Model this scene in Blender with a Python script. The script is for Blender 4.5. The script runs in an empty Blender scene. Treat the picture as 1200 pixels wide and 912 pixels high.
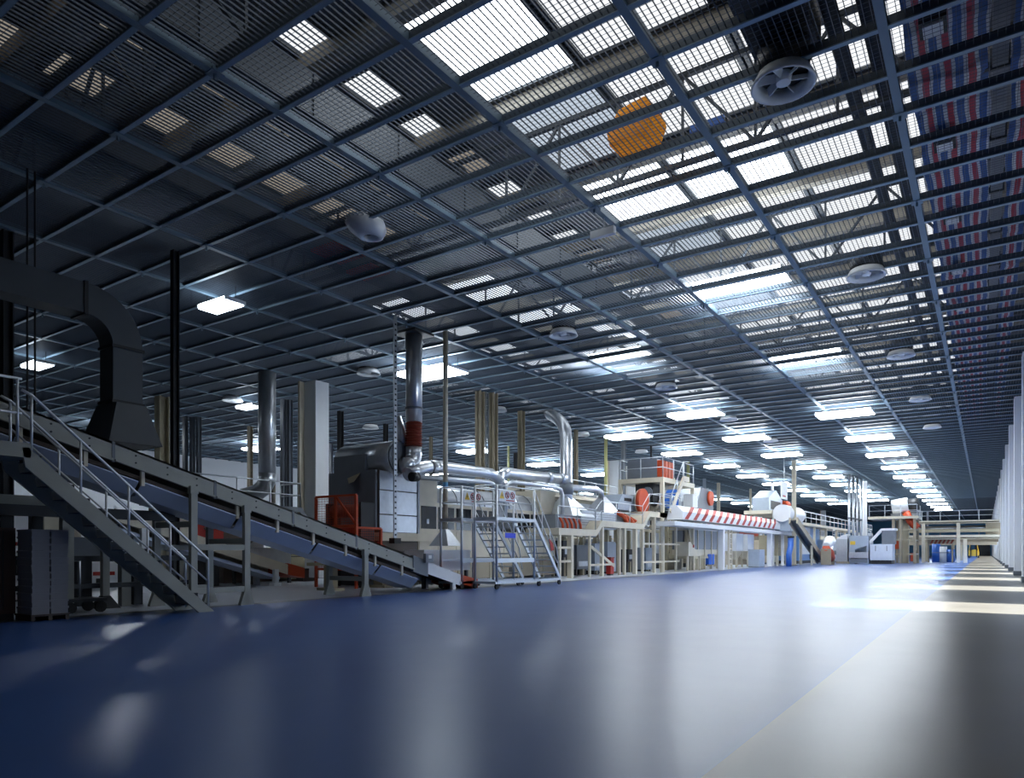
import bpy, math, random
from mathutils import Vector
random.seed(7)
sc = bpy.context.scene
COL = sc.collection

# ---------------------------------------------------------------- camera model (1200 x 912 photograph)
F = 825.0; VPX = 1155.0; HZ = 646.0; EYE = 1.2
YAW = math.atan((VPX - 600) / F); CY = math.cos(YAW); SY = math.sin(YAW)
def PX(u, v, X):
    """point of the plane x = X seen at photo pixel (u, v)"""
    a = (u - 600) / F; fw = X / (a * CY - SY)
    return Vector((X, fw * (a * SY + CY), EYE + fw * (HZ - v) / F))
def PY(u, v, Y):
    a = (u - 600) / F; fw = Y / (a * SY + CY)
    return Vector((fw * (a * CY - SY), Y, EYE + fw * (HZ - v) / F))
def PZ(u, v, z):
    a = (u - 600) / F; fw = F * (z - EYE) / (HZ - v)
    return Vector((fw * (a * CY - SY), fw * (a * SY + CY), z))
cam = bpy.data.cameras.new('camera'); cam_o = bpy.data.objects.new('camera', cam); COL.objects.link(cam_o)
cam_o.location = (0, 0, EYE); cam_o.rotation_euler = (math.pi / 2, 0, YAW)
cam.sensor_width = 36; cam.lens = 36 * F / 1200; cam.shift_y = (HZ - 456) / 1200
cam.clip_end = 600; cam.clip_start = 0.05
sc.camera = cam_o

# ---------------------------------------------------------------- materials
MATS = {}
def mat(name, col, rough=0.5, metal=0.0, var=0.12, scale=3.0, spec=0.5, emit=None, es=0.0):
    m = bpy.data.materials.new(name); m.use_nodes = True
    nt = m.node_tree; b = nt.nodes['Principled BSDF']
    b.inputs['Roughness'].default_value = rough; b.inputs['Metallic'].default_value = metal
    b.inputs['Specular IOR Level'].default_value = spec
    tc = nt.nodes.new('ShaderNodeTexCoord'); nz = nt.nodes.new('ShaderNodeTexNoise')
    nz.inputs['Scale'].default_value = scale; nz.inputs['Detail'].default_value = 4
    nt.links.new(tc.outputs['Object'], nz.inputs['Vector'])
    mx = nt.nodes.new('ShaderNodeMix'); mx.data_type = 'RGBA'
    mx.inputs[6].default_value = tuple(c * (1 - var) for c in col) + (1,)
    mx.inputs[7].default_value = tuple(min(1, c * (1 + var)) for c in col) + (1,)
    nt.links.new(nz.outputs['Fac'], mx.inputs[0]); nt.links.new(mx.outputs[2], b.inputs['Base Color'])
    if emit:
        b.inputs['Emission Color'].default_value = tuple(emit) + (1,); b.inputs['Emission Strength'].default_value = es
    MATS[name] = m
    return m
def emitm(name, col, s):
    m = bpy.data.materials.new(name); m.use_nodes = True
    nt = m.node_tree; nt.nodes.clear()
    m.cycles.emission_sampling = 'FRONT'
    e = nt.nodes.new('ShaderNodeEmission'); e.inputs[0].default_value = tuple(col) + (1,); e.inputs[1].default_value = s
    o = nt.nodes.new('ShaderNodeOutputMaterial'); nt.links.new(e.outputs[0], o.inputs[0]); MATS[name] = m
    return m
GREY = mat('grey_green_paint', (.33, .34, .30), .45)
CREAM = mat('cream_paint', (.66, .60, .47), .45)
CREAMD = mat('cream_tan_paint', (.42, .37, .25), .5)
WHITE = mat('white_paint', (.80, .82, .84), .4, var=.04)
WALLW = mat('white_wall_paint', (.84, .87, .90), .6, var=.03, scale=.6)
STEEL = mat('galvanised_steel', (.55, .58, .62), .32, .85, .15, 6)
SILVER = mat('bright_foil_steel', (.75, .78, .82), .28, .8, .12, 4)
ALU = mat('aluminium_tube', (.62, .66, .70), .35, .6, .06)
DARKST = mat('dark_steel', (.035, .038, .042), .5, .3)
BLACK = mat('black_paint', (.012, .013, .015), .5)
RUBBER = mat('black_rubber', (.015, .015, .015), .7)
BROWN = mat('dark_brown_panel', (.075, .055, .042), .5)
BELT = mat('brown_belt', (.07, .045, .03), .6)
TRAYB = mat('pale_blue_sheet', (.50, .58, .74), .35, .1)
BLUE = mat('blue_paint', (.03, .13, .48), .4)
BLUEGR = mat('blue_grey_paint', (.36, .42, .50), .4)
SLATE = mat('slate_grey_paint', (.16, .18, .21), .45)
ORANGE = mat('orange_red_paint', (.52, .065, .015), .5)
RED = mat('red_paint', (.42, .022, .012), .5)
REDBR = mat('red_brown_bellows', (.30, .06, .035), .6)
YELLOW = mat('yellow_paint', (.75, .50, .05), .45)
OLIVE = mat('olive_pole_paint', (.38, .38, .17), .5)
TAN = mat('tan_steel', (.33, .28, .20), .5)
WINDOWB = mat('black_window_glass', (.012, .014, .016), .12)
CARTON = mat('grey_carton', (.30, .30, .32), .75)
TRUSS = mat('truss_blue_grey_paint', (.035, .045, .055), .5)
BEAMC = mat('ceiling_beam_paint', (.13, .20, .26), .45, .1)
BARC = mat('ceiling_bar_paint', (.055, .08, .105), .45, .1)
GRATE = mat('galvanised_grating', (.08, .105, .14), .45, .3)
ROOFM = mat('roof_deck', (.16, .17, .19), .7)
ROOFB = mat('roof_beam_brown', (.26, .24, .20), .7)
FLANGEC = mat('ceiling_bar_flange_paint', (.20, .30, .39), .4, .1)
DUCTD = mat('dark_duct', (.06, .07, .08), .5, .2)
ORTARP = mat('orange_tarpaulin', (.90, .38, .03), .6)
nt = ORTARP.node_tree; pb = nt.nodes['Principled BSDF']; tl = nt.nodes.new('ShaderNodeBsdfTranslucent'); tl.inputs[0].default_value = (1.0, .62, .10, 1)
mxs = nt.nodes.new('ShaderNodeMixShader'); mxs.inputs[0].default_value = .7
nt.links.new(pb.outputs[0], mxs.inputs[1]); nt.links.new(tl.outputs[0], mxs.inputs[2]); nt.links.new(mxs.outputs[0], nt.nodes['Material Output'].inputs[0])
GLASS = mat('smoky_polycarbonate', (.30, .33, .36), .15)
DIFF = emitm('lamp_diffuser', (.80, .90, 1.0), 18.0)
DIFFF = emitm('lamp_diffuser_far', (.86, .93, 1.0), 26.0)
DIFFD = emitm('lamp_diffuser_soft', (.80, .90, 1.0), 8)

# ---------------------------------------------------------------- mesh collector
class MB:
    def __init__(s): s.v = []; s.f = []
    def quad(s, *p):
        n = len(s.v); s.v += [Vector(q) for q in p]; s.f.append(tuple(range(n, n + len(p)))); return s
    def box(s, x0, x1, y0, y1, z0, z1):
        x0, x1 = sorted((x0, x1)); y0, y1 = sorted((y0, y1)); z0, z1 = sorted((z0, z1))
        n = len(s.v)
        s.v += [Vector((x, y, z)) for z in (z0, z1) for x, y in ((x0, y0), (x1, y0), (x1, y1), (x0, y1))]
        s.f += [tuple(n + i for i in q) for q in ((3, 2, 1, 0), (4, 5, 6, 7), (0, 1, 5, 4), (1, 2, 6, 5), (2, 3, 7, 6), (3, 0, 4, 7))]
        return s
    def bar(s, p, q, w, h=None, up=(0, 0, 1)):
        """rectangular bar from p to q, w sideways, h along up"""
        h = h or w; p = Vector(p); q = Vector(q); d = (q - p).normalized(); up = Vector(up)
        if abs(d.dot(up)) > .98: up = Vector((0, 1, 0))
        a = d.cross(up).normalized() * w / 2; b = a.cross(d).normalized() * h / 2
        n = len(s.v)
        for c in (p, q): s.v += [c - a - b, c + a - b, c + a + b, c - a + b]
        s.f += [tuple(n + i for i in t) for t in ((3, 2, 1, 0), (4, 5, 6, 7), (0, 1, 5, 4), (1, 2, 6, 5), (2, 3, 7, 6), (3, 0, 4, 7))]
        return s
    def tube(s, pts, r, n=10, cap=True):
        pts = [Vector(p) for p in pts]; rs = r if isinstance(r, (list, tuple)) else [r] * len(pts)
        base = len(s.v); ref = None
        for i, p in enumerate(pts):
            d = (pts[min(i + 1, len(pts) - 1)] - pts[max(i - 1, 0)])
            if d.length < 1e-6: d = Vector((0, 0, 1))
            d.normalize()
            if ref is None:
                ref = Vector((0, 0, 1)) if abs(d.z) < .9 else Vector((1, 0, 0))
            a = d.cross(ref)
            if a.length < 1e-3: a = d.cross(Vector((0, 1, 0)))
            a.normalize(); b = a.cross(d).normalized(); ref = b
            for k in range(n):
                t = 2 * math.pi * k / n
                s.v.append(p + (a * math.cos(t) + b * math.sin(t)) * rs[i])
        for i in range(len(pts) - 1):
            for k in range(n):
                k2 = (k + 1) % n; o = base + i * n
                s.f.append((o + k, o + k2, o + n + k2, o + n + k))
        if cap:
            s.f.append(tuple(base + k for k in range(n))[::-1])
            s.f.append(tuple(base + (len(pts) - 1) * n + k for k in range(n)))
        return s
    def prism(s, poly, d):
        """polygon (3-d points) pushed along d"""
        n = len(s.v); k = len(poly); d = Vector(d)
        s.v += [Vector(p) for p in poly] + [Vector(p) + d for p in poly]
        s.f.append(tuple(n + i for i in range(k))[::-1]); s.f.append(tuple(n + k + i for i in range(k)))
        for i in range(k):
            j = (i + 1) % k; s.f.append((n + i, n + j, n + k + j, n + k + i))
        return s
    def frust(s, x, y, z0, z1, a0, b0, a1, b1, dx=0, dy=0):
        """rectangular hood: half sizes a0 x b0 at z0, a1 x b1 at z1"""
        n = len(s.v)
        for z, a, b, ox, oy in ((z0, a0, b0, 0, 0), (z1, a1, b1, dx, dy)):
            s.v += [Vector((x + ox + i * a, y + oy + j * b, z)) for i, j in ((-1, -1), (1, -1), (1, 1), (-1, 1))]
        s.f += [tuple(n + i for i in t) for t in ((3, 2, 1, 0), (4, 5, 6, 7), (0, 1, 5, 4), (1, 2, 6, 5), (2, 3, 7, 6), (3, 0, 4, 7))]
        return s
    def mesh(s, name, m, off=(0, 0, 0), smooth=False):
        me = bpy.data.meshes.new(name); off = Vector(off)
        me.from_pydata([tuple(v - off) for v in s.v], [], s.f); me.update()
        import bmesh
        if len(s.f) > 1:
            bm = bmesh.new(); bm.from_mesh(me); bmesh.ops.recalc_face_normals(bm, faces=bm.faces); bm.to_mesh(me); bm.free()
        me.materials.append(m)
        if smooth:
            for p in me.polygons: p.use_smooth = len(p.vertices) == 4
        return me
OFF = {}
def thing(name, label, cat, loc=(0, 0, 0), group=None):
    o = bpy.data.objects.new(name, None); COL.objects.link(o); o.location = loc; o.empty_display_size = .2
    o['label'] = label; o['category'] = cat
    if group: o['group'] = group
    OFF[o] = Vector(loc); return o
SPLIT = set('leg cross_brace flange bracket end_panel end_leg foot feet brace baluster strap joint_strap stand hanger door_gap low_beam rail cradle ring_beam lower_girder upper_girder pipe_rack stair_rail mast cage frame hatch drip_tray casing edge_strip stair prohibition_ring pictogram seam'.split())
def islands(mb):
    """separate pieces of a collector: connected faces, then pieces whose boxes touch"""
    par_ = list(range(len(mb.v)))
    def find(a):
        while par_[a] != a: par_[a] = par_[par_[a]]; a = par_[a]
        return a
    for f in mb.f:
        for q in f[1:]: par_[find(q)] = find(f[0])
    gr = {}
    for f in mb.f: gr.setdefault(find(f[0]), []).append(f)
    its = []
    for fs in gr.values():
        ids = {i_ for f in fs for i_ in f}; vs = [mb.v[i_] for i_ in ids]
        its.append([[min(v[k] for v in vs) - .006 for k in range(3)], [max(v[k] for v in vs) + .006 for k in range(3)], list(fs)])
    ch = True
    while ch:
        ch = False
        for i_ in range(len(its)):
            for j_ in range(len(its) - 1, i_, -1):
                A, B = its[i_], its[j_]
                if all(A[0][k] <= B[1][k] and B[0][k] <= A[1][k] for k in range(3)):
                    A[0] = [min(p, q) for p, q in zip(A[0], B[0])]; A[1] = [max(p, q) for p, q in zip(A[1], B[1])]; A[2] += B[2]; its.pop(j_); ch = True
    out = []
    for A in its:
        n_ = MB(); mp = {}
        for f in A[2]:
            for i_ in f:
                if i_ not in mp: mp[i_] = len(n_.v); n_.v.append(mb.v[i_])
            n_.f.append(tuple(mp[i_] for i_ in f))
        out.append(n_)
    return out
def part(par, name, mb, m, smooth=False, label=None):
    """one mesh part of a thing (or sub-part of a part)"""
    if name in SPLIT:
        pcs = islands(mb)
        if len(pcs) > 1: return [part1(par, name, q, m, smooth, label) for q in pcs][0]
    return part1(par, name, mb, m, smooth, label)
def part1(par, name, mb, m, smooth=False, label=None):
    me = mb.mesh(name, m, OFF[par], smooth)
    o = bpy.data.objects.new(name, me); COL.objects.link(o); o.parent = par; OFF[o] = OFF[par]
    if label: o['label'] = label
    return o
def solo(name, mb, m, label, cat, group=None, smooth=False, loc=None):
    loc = Vector(loc) if loc else Vector((sum(v.x for v in mb.v) / len(mb.v), sum(v.y for v in mb.v) / len(mb.v), min(v.z for v in mb.v)))
    o = bpy.data.objects.new(name, mb.mesh(name, m, loc, smooth)); COL.objects.link(o); o.location = loc
    o['label'] = label; o['category'] = cat
    if group: o['group'] = group
    OFF[o] = loc; return o
def struct(name, mb, m, par=None, smooth=False):
    o = bpy.data.objects.new(name, mb.mesh(name, m, (0, 0, 0), smooth)); COL.objects.link(o)
    if par: o.parent = par
    else: o['kind'] = 'structure'
    OFF[o] = Vector((0, 0, 0)); return o
def dup(root, loc, label, group=None):
    r = root.copy(); COL.objects.link(r); r.location = loc; r['label'] = label
    if group: r['group'] = group
    for ch in list(root.children):
        c = ch.copy(); COL.objects.link(c); c.parent = r
        for g in list(ch.children):
            d = g.copy(); COL.objects.link(d); d.parent = c
    return r
ORD = ['first', 'second', 'third', 'fourth', 'fifth', 'sixth', 'seventh', 'eighth', 'ninth', 'tenth', 'eleventh', 'twelfth', 'thirteenth', 'fourteenth', 'fifteenth', 'sixteenth']
def arc(c, r, a0, a1, ax, ay, n=7):
    c = Vector(c); ax = Vector(ax); ay = Vector(ay)
    return [c + ax * r * math.cos(a0 + (a1 - a0) * i / n) + ay * r * math.sin(a0 + (a1 - a0) * i / n) for i in range(n + 1)]

# ---------------------------------------------------------------- the hall
XL, XR, YN, YF, ZC, ZR = -53.0, 2.1, -8.0, 205.0, 8.8, 11.9
LANE = -1.25; BED = -13.65
fm = bpy.data.materials.new('epoxy_floor'); fm.use_nodes = True
nt = fm.node_tree; b = nt.nodes['Principled BSDF']
tc = nt.nodes.new('ShaderNodeTexCoord'); sx = nt.nodes.new('ShaderNodeSeparateXYZ'); nt.links.new(tc.outputs['Object'], sx.inputs[0])
def step(th):
    g = nt.nodes.new('ShaderNodeMath'); g.operation = 'GREATER_THAN'; g.inputs[1].default_value = th
    nt.links.new(sx.outputs[0], g.inputs[0]); return g.outputs[0]
def mix(fac, a, bb):
    m = nt.nodes.new('ShaderNodeMix'); m.data_type = 'RGBA'; nt.links.new(fac, m.inputs[0])
    for i, c in ((6, a), (7, bb)):
        if isinstance(c, tuple): m.inputs[i].default_value = c + (1,)
        else: nt.links.new(c, m.inputs[i])
    return m.outputs[2]
nz = nt.nodes.new('ShaderNodeTexNoise'); nz.inputs['Scale'].default_value = .55; nz.inputs['Detail'].default_value = 6
nt.links.new(tc.outputs['Object'], nz.inputs['Vector'])
bluec = mix(nz.outputs['Fac'], (.026, .072, .235), (.040, .10, .30))
greyc = mix(nz.outputs['Fac'], (.15, .142, .122), (.215, .205, .175))
bedc = mix(nz.outputs['Fac'], (.46, .49, .56), (.54, .57, .63))
c1 = mix(step(BED - .35), bedc, (.10, .10, .10)); c2 = mix(step(BED), c1, bluec); c3 = mix(step(LANE), c2, greyc)
nt.links.new(c3, b.inputs['Base Color'])
n2 = nt.nodes.new('ShaderNodeTexNoise'); n2.inputs['Scale'].default_value = 1.3; n2.inputs['Detail'].default_value = 5
nt.links.new(tc.outputs['Object'], n2.inputs['Vector'])
mr = nt.nodes.new('ShaderNodeMapRange'); mr.inputs[3].default_value = .285; mr.inputs[4].default_value = .325
nt.links.new(n2.outputs['Fac'], mr.inputs[0]); nt.links.new(mr.outputs[0], b.inputs['Roughness'])
n3 = nt.nodes.new('ShaderNodeTexNoise'); n3.inputs['Scale'].default_value = 2.2; n3.inputs['Detail'].default_value = 3
nt.links.new(tc.outputs['Object'], n3.inputs['Vector'])
bp = nt.nodes.new('ShaderNodeBump'); bp.inputs['Strength'].default_value = .02; bp.inputs['Distance'].default_value = .02
nt.links.new(n3.outputs['Fac'], bp.inputs['Height']); nt.links.new(bp.outputs[0], b.inputs['Normal'])
b.inputs['Specular IOR Level'].default_value = .5
struct('floor', MB().box(XL, XR + .3, YN, YF, -.2, 0), fm)
struct('wall_left', MB().box(XL - .3, XL, YN, YF, 0, ZR), WALLW)
struct('wall_back', MB().box(XL, XR, YN - .3, YN, 0, ZR), mat('dim_back_wall', (.10, .11, .13), .7))
wf = MB().box(XL, XR, YF, YF + .3, 0, ZR)
struct('wall_far', wf, mat('far_wall_blue', (.07, .24, .42), .6))
# right wall: bays of 9.4 m, one tall opening each, deep white pilasters
BAY = 9.4; WIN0 = 18.0; WH = 1.6; WZ0, WZ1 = .15, 3.75
wr = MB(); y = YN; wins = []
k = 0
while WIN0 + BAY * k < YF - 5:
    c = WIN0 + BAY * k; k += 1
    if c < 15: continue
    wr.box(XR, XR + .25, y, c - WH, 0, ZR)
    wr.box(XR, XR + .25, c - WH, c + WH, 0, WZ0); wr.box(XR, XR + .25, c - WH, c + WH, WZ1, ZR)
    y = c + WH; wins.append(c)
wr.box(XR, XR + .25, y, YF, 0, ZR)
struct('wall_right', wr, WALLW)
for i, c in enumerate(wins[:10]):
    m = MB()
    for z in (WZ0, WZ1): m.box(XR + .02, XR + .2, c - WH, c + WH, z - .04, z + .04)
    for yy in (-WH, 0, WH): m.box(XR + .02, XR + .2, c + yy - .03, c + yy + .03, WZ0, WZ1)
    struct('window_%d' % (i + 1), m, SLATE)
pil = 42.4
tn = 0
for k in range(-5, 17):
    yy = pil + BAY * k
    if yy < 5: continue
    tn += 1
    struct('trim_%d' % tn, MB().box(1.17, XR, yy, yy + 1.1, .22, ZC - .02), WALLW)
    struct('baseboard_right_%d' % tn, MB().box(1.14, XR, yy - .03, yy + 1.13, 0, .22), SLATE)
struct('baseboard_left', MB().box(XL, XL + .03, YN, YF, 0, .2), SLATE)

# ---------------------------------------------------------------- open grating ceiling
g = MB(); x = XL + .05
while x < XR:
    g.box(x - .003, x + .003, YN, YF, ZC + .056, ZC + .087); x += .1
yy = YN + .05
while yy < YF:
    g.box(XL, XR, yy - .0025, yy + .0025, ZC + .083, ZC + .088); yy += .1
ceiling = struct('ceiling', g, GRATE)
XB = [-1.24 - 2.98 * k for k in range(-1, 18)]
for xb in XB:
    m = MB().box(xb - .065, xb + .065, YN, YF, ZC, ZC + .15)
    yn = 10.32 - 3.66 * 5
    while yn < 120:
        m.box(xb - .11, xb + .11, yn - .11, yn + .11, ZC - .015, ZC + .03)
        if yn < 60: m.box(xb - .02, xb + .02, yn - .02, yn + .02, ZC - .10, ZC - .015)
        yn += 3.66
    struct('main_beam', m, BEAMC, ceiling)
rest = MB()
n = 0
for k in range(-14, 158):
    yb = 10.32 + 1.22 * k
    if yb < YN + .2 or yb > YF - .2: continue
    if n < 98 and k > -8:
        cb = struct('cross_beam', MB().box(XL, XR, yb - .03, yb + .03, ZC + .025, ZC + .17), BARC, ceiling); n += 1
        struct('flange', MB().box(XL, XR, yb - .045, yb + .045, ZC + .005, ZC + .025), FLANGEC, cb)
    else: rest.box(XL, XR, yb - .04, yb + .04, ZC + .01, ZC + .17)
r = struct('cross_beam_rest', rest, BARC, ceiling); r.name = 'cross_beam'; r['kind'] = 'stuff'

# ---------------------------------------------------------------- roof over the grating: deck, beams, skylight panes, glow panels
struct('roof', MB().box(XL, XR, YN, YF, ZR, ZR + .3), ROOFM)
SKY1 = emitm('skylight_daylight', (.93, .96, 1.0), .9)
SKY2 = emitm('skylight_daylight_bright', (.86, .93, 1.0), 5.0)
DIMGLOW = emitm('dim_skylight_and_wall_glow', (1.0, .88, .74), .22)
SKY5 = emitm('skylight_daylight_mid', (.82, .90, 1.0), 1.5)
SKY4 = emitm('skylight_daylight_blue', (.75, .86, 1.0), .6)
wn = 40
def pane(x0, x1, y0, y1, m):
    global wn
    wn += 1
    o = struct('window_%d' % wn, MB().quad((x0, y0, ZR - .05), (x0, y1, ZR - .05), (x1, y1, ZR - .05), (x1, y0, ZR - .05)), m)
    fr = MB()
    for a in (x0, x1): fr.box(a - .05, a + .05, y0, y1, ZR - .12, ZR)
    for a in (y0, y1): fr.box(x0, x1, a - .05, a + .05, ZR - .12, ZR)
    struct('window_frame', fr, TRUSS, o)
i = -3
while 3.0 + 3.66 * i < 150:
    yk = 3.0 + 3.66 * i
    for c_, (x0, x1) in enumerate(((-4.25, -1.15), (-7.23, -4.4), (-10.0, -7.38))):
        m_ = SKY1 if yk < 55 else SKY4
        if i < 0 and c_ > 0: continue  # first strip continues unseen behind the camera, added to light the right-hand floor
        if c_ == 2: m_ = DIMGLOW if i < 1 else SKY4 if i % 2 else m_
        if (c_, i) in ((2, 2), (1, 4), (2, 4)): m_ = SKY2
        if c_ == 2 and yk > 70: continue
        pane(x0, x1, yk, yk + 3.2, m_)
    i += 1
for k in range(11):
    for c_, x0 in enumerate((-15.6, -18.6, -21.6, -24.6, -27.6, -30.6)):
        yk = 21.3 + 3.66 * k
        if (2 * k + c_) % 5 and not (c_ > 3 and k < 1): pane(x0, x0 + 2.85, yk, yk + 3.3, SKY5)
for k in range(12):
    pane(-12.2, -11.2, 9.2 + 1.85 * k, 10.4 + 1.85 * k, SKY1 if k % 4 != 3 else DIMGLOW)
    if k < 7:  # glowing panels stand in for dim warm light on wall surfaces
        pane(-14.9, -13.8, 5.2 + 1.85 * k, 6.3 + 1.85 * k, DIMGLOW)
        pane(-17.4, -16.2, 5.2 + 1.85 * k, 6.4 + 1.85 * k, DIMGLOW)
roof = bpy.data.objects['roof']
for k in range(24):
    struct('roof_beam', MB().box(XL, XR, 2.62 + 3.66 * k, 2.88 + 3.66 * k, ZR - .45, ZR - .1), ROOFB, roof)
for k in range(9):
    yt = 6.9 + 7.32 * k; m = MB(); z0, z1 = ZC + .5, ZR - .75
    m.box(-44, XR, yt - .05, yt + .05, z0 - .05, z0 + .05); m.box(-44, XR, yt - .05, yt + .05, z1 - .05, z1 + .05)
    xx = -44.0; j = 0
    while xx + 1.49 <= XR:
        m.bar((xx, yt, z0 if j % 2 else z1), (xx + 1.49, yt, z1 if j % 2 else z0), .06)
        m.bar((xx, yt, z0), (xx, yt, z1), .05)
        xx += 1.49; j += 1
    struct('roof_truss', m, TRUSS, roof)

# ---------------------------------------------------------------- what lies in the roof space
def duct_run(label, x, w, z0, z1, y0, y1, m, nm='air_duct', cat='duct'):
    t = thing(nm, label, cat, (x, (y0 + y1) / 2, z0))
    part(t, 'duct_body', MB().box(x - w / 2, x + w / 2, y0, y1, z0, z1), m)
    fl = MB(); yy = y0 + .02
    while yy < y1: fl.box(x - w / 2 - .03, x + w / 2 + .03, yy, yy + .05, z0 - .03, z1 + .03); yy += 2.4
    part(t, 'flange', fl, DUCTD)
    return t
duct_run('wide dark duct above the grating, left of the row of bright skylights', -11.35, .95, 9.7, 10.5, 2, 120, DUCTD)
duct_run('dark square duct above the grating, at the dark left end of the hall', -15.5, .7, 9.5, 10.1, 2, 60, DUCTD)
duct_run('dark duct high above the grating on the far left', -20.2, 1.3, 9.6, 10.5, 2, 90, DUCTD)
duct_run('grey steel duct running between the two striped tarpaulins', .20, .22, 9.15, 9.45, 2, 60, SLATE)
for xx, lab in ((-2.05, 'blue-black pipe above the grating, nearer to the jet nozzles'), (-1.55, 'blue-black pipe above the grating, nearer to the striped tarpaulins')):
    solo('pipe', MB().tube([(xx, 2, 9.75), (xx, 60, 9.75)], .13, 12), TRUSS, lab, 'pipe', smooth=True)
tm = bpy.data.materials.new('striped_tarpaulin'); tm.use_nodes = True
nt = tm.node_tree; bb = nt.nodes['Principled BSDF']; bb.inputs['Roughness'].default_value = .6
tc = nt.nodes.new('ShaderNodeTexCoord'); sxx = nt.nodes.new('ShaderNodeSeparateXYZ'); nt.links.new(tc.outputs['Object'], sxx.inputs[0])
wv = nt.nodes.new('ShaderNodeTexNoise'); wv.inputs['Scale'].default_value = .9; nt.links.new(tc.outputs['Object'], wv.inputs['Vector'])
def M2(op, a, bv, c=None):
    m = nt.nodes.new('ShaderNodeMath'); m.operation = op
    for i_, q in enumerate((a, bv, c)):
        if q is None: continue
        if isinstance(q, (int, float)): m.inputs[i_].default_value = q
        else: nt.links.new(q, m.inputs[i_])
    return m.outputs[0]
fx = M2('FRACT', M2('DIVIDE', M2('MULTIPLY_ADD', wv.outputs['Fac'], .12, sxx.outputs[0]), .33), 0.0)
cr = nt.nodes.new('ShaderNodeValToRGB'); cr.color_ramp.interpolation = 'CONSTANT'
e = cr.color_ramp.elements
e[0].position = 0; e[0].color = (.50, .05, .08, 1); e[1].position = .30; e[1].color = (.62, .64, .68, 1)
for p_, c_ in ((.45, (.04, .12, .36, 1)), (.80, (.62, .64, .68, 1))):
    q = e.new(p_); q.color = c_
nt.links.new(fx, cr.inputs[0]); nt.links.new(cr.outputs[0], bb.inputs['Base Color'])
def tarp(x0, x1, label):
    m = MB(); nx = 10; ny = 140; y0, y1 = 2.5, 62
    for lay in (0, .012):
        for j in range(ny + 1):
            for i_ in range(nx + 1):
                xx = x0 + (x1 - x0) * i_ / nx; yy = y0 + (y1 - y0) * j / ny
                m.v.append(Vector((xx + .03 * math.sin(yy * 1.7), yy, 9.25 + lay + .10 * math.sin(yy * 2.58) * math.sin(3 * (xx - x0) / (x1 - x0)) + .03 * math.sin(xx * 9 + yy))))
    w = nx + 1; L = w * (ny + 1)
    for j in range(ny):
        for i_ in range(nx):
            a = j * w + i_; m.f.append((a, a + 1, a + 1 + w, a + w)); m.f.append((L + a + w, L + a + 1 + w, L + a + 1, L + a))
    return solo('tarpaulin', m, tm, label, 'tarpaulin', smooth=True)
tarp(-1.08, .06, 'wide red white and blue striped tarpaulin above the grating at the right')
tarp(.36, .80, 'narrow striped tarpaulin strip beside the right wall, right of the grey duct')
fl0 = None
for k in range(5):
    yy = 12.2 + 3.66 * k; lab = 'white flood lamp lying above the grating on the striped tarpaulin, %s from the camera' % ORD[k]
    if fl0 is None:
        fl0 = thing('flood_lamp', lab, 'lamp', (-.65, yy, 8.92), 'flood lamps under the tarpaulin')
        part(fl0, 'lamp_housing', MB().box(-.83, -.47, yy - .2, yy + .2, 8.99, 9.09), BLACK)
        part(fl0, 'lamp_glass', MB().box(-.78, -.52, yy - .15, yy + .15, 8.95, 8.992), WHITE)
    else: dup(fl0, (-.65, yy, 8.92), lab)
m = MB().prism([(-6.15, 12.55, 9.15), (-5.35, 12.5, 9.15), (-5.22, 12.55, 9.55), (-5.4, 12.6, 9.95), (-6.0, 12.65, 9.9), (-6.25, 12.6, 9.5)], (0, .75, .05))
o = solo('wrapped_unit', m, ORTARP, 'bright orange wrapped box lying above the ceiling grating', 'box')
bv = o.modifiers.new('bevel', 'BEVEL'); bv.width = .06; bv.segments = 2
solo('panel', MB().box(-14.9, -13.9, 13.8, 14.5, 9.0, 9.08), RED, 'dull red board on the grating, nearer to the second white post', 'board')
solo('panel', MB().box(-14.6, -13.3, 12.3, 13.3, 9.0, 9.08), RED, 'dull red board on the grating just behind the ball nozzle', 'board')
solo('cable_tray', MB().box(-5.0, -4.3, 13.9, 14.0, 9.7, 9.85), BLUE, 'short blue channel above the grating right of the orange box', 'channel')
# ---------------------------------------------------------------- ceiling air nozzles, lamps
def jet(loc, label, vanes=True):
    x, y, z = loc
    t = thing('jet_nozzle' if vanes else 'ball_nozzle', label, 'air nozzle', loc, 'round air nozzles in the ceiling')
    n = 24; m = MB()
    prof = [(.41, .20), (.46, .10), (.50, .015), (.47, 0), (.40, .07), (.37, .19)]
    for k in range(n):
        a = 2 * math.pi * k / n
        for r_, h_ in prof: m.v.append(Vector((x + r_ * math.cos(a), y + r_ * math.sin(a), z + h_)))
    q = len(prof)
    for k in range(n):
        k2 = (k + 1) % n
        for j in range(q):
            j2 = (j + 1) % q; m.f.append((k * q + j, k2 * q + j, k2 * q + j2, k * q + j2))
    part(t, 'nozzle_ring', m, WHITE, True)
    part(t, 'duct_neck', MB().tube([(x, y, z + .19), (x, y, z + .66)], .40, 20), BLACK, True)
    part(t, 'hub', MB().tube([(x, y, z + .05), (x, y, z + .19)], [.11, .14], 16), WHITE, True)
    if vanes:
        for k in range(6):
            a = math.pi * k / 3 + .3; c, s_ = math.cos(a), math.sin(a)
            part(t, 'vane', MB().prism([(x + .11 * c, y + .11 * s_, z + .08), (x + .37 * c, y + .37 * s_, z + .07), (x + .36 * c - .05 * s_, y + .36 * s_ + .05 * c, z + .185), (x + .12 * c - .05 * s_, y + .12 * s_ + .05 * c, z + .185)], (.012 * -s_, .012 * c, .0)), WHITE)
    return t
ROWN = {-2.68: 'right-hand row nearest the white wall', -12.1: 'middle row', -21.5: 'left row', -30.9: 'far left row'}
jp = None
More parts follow.
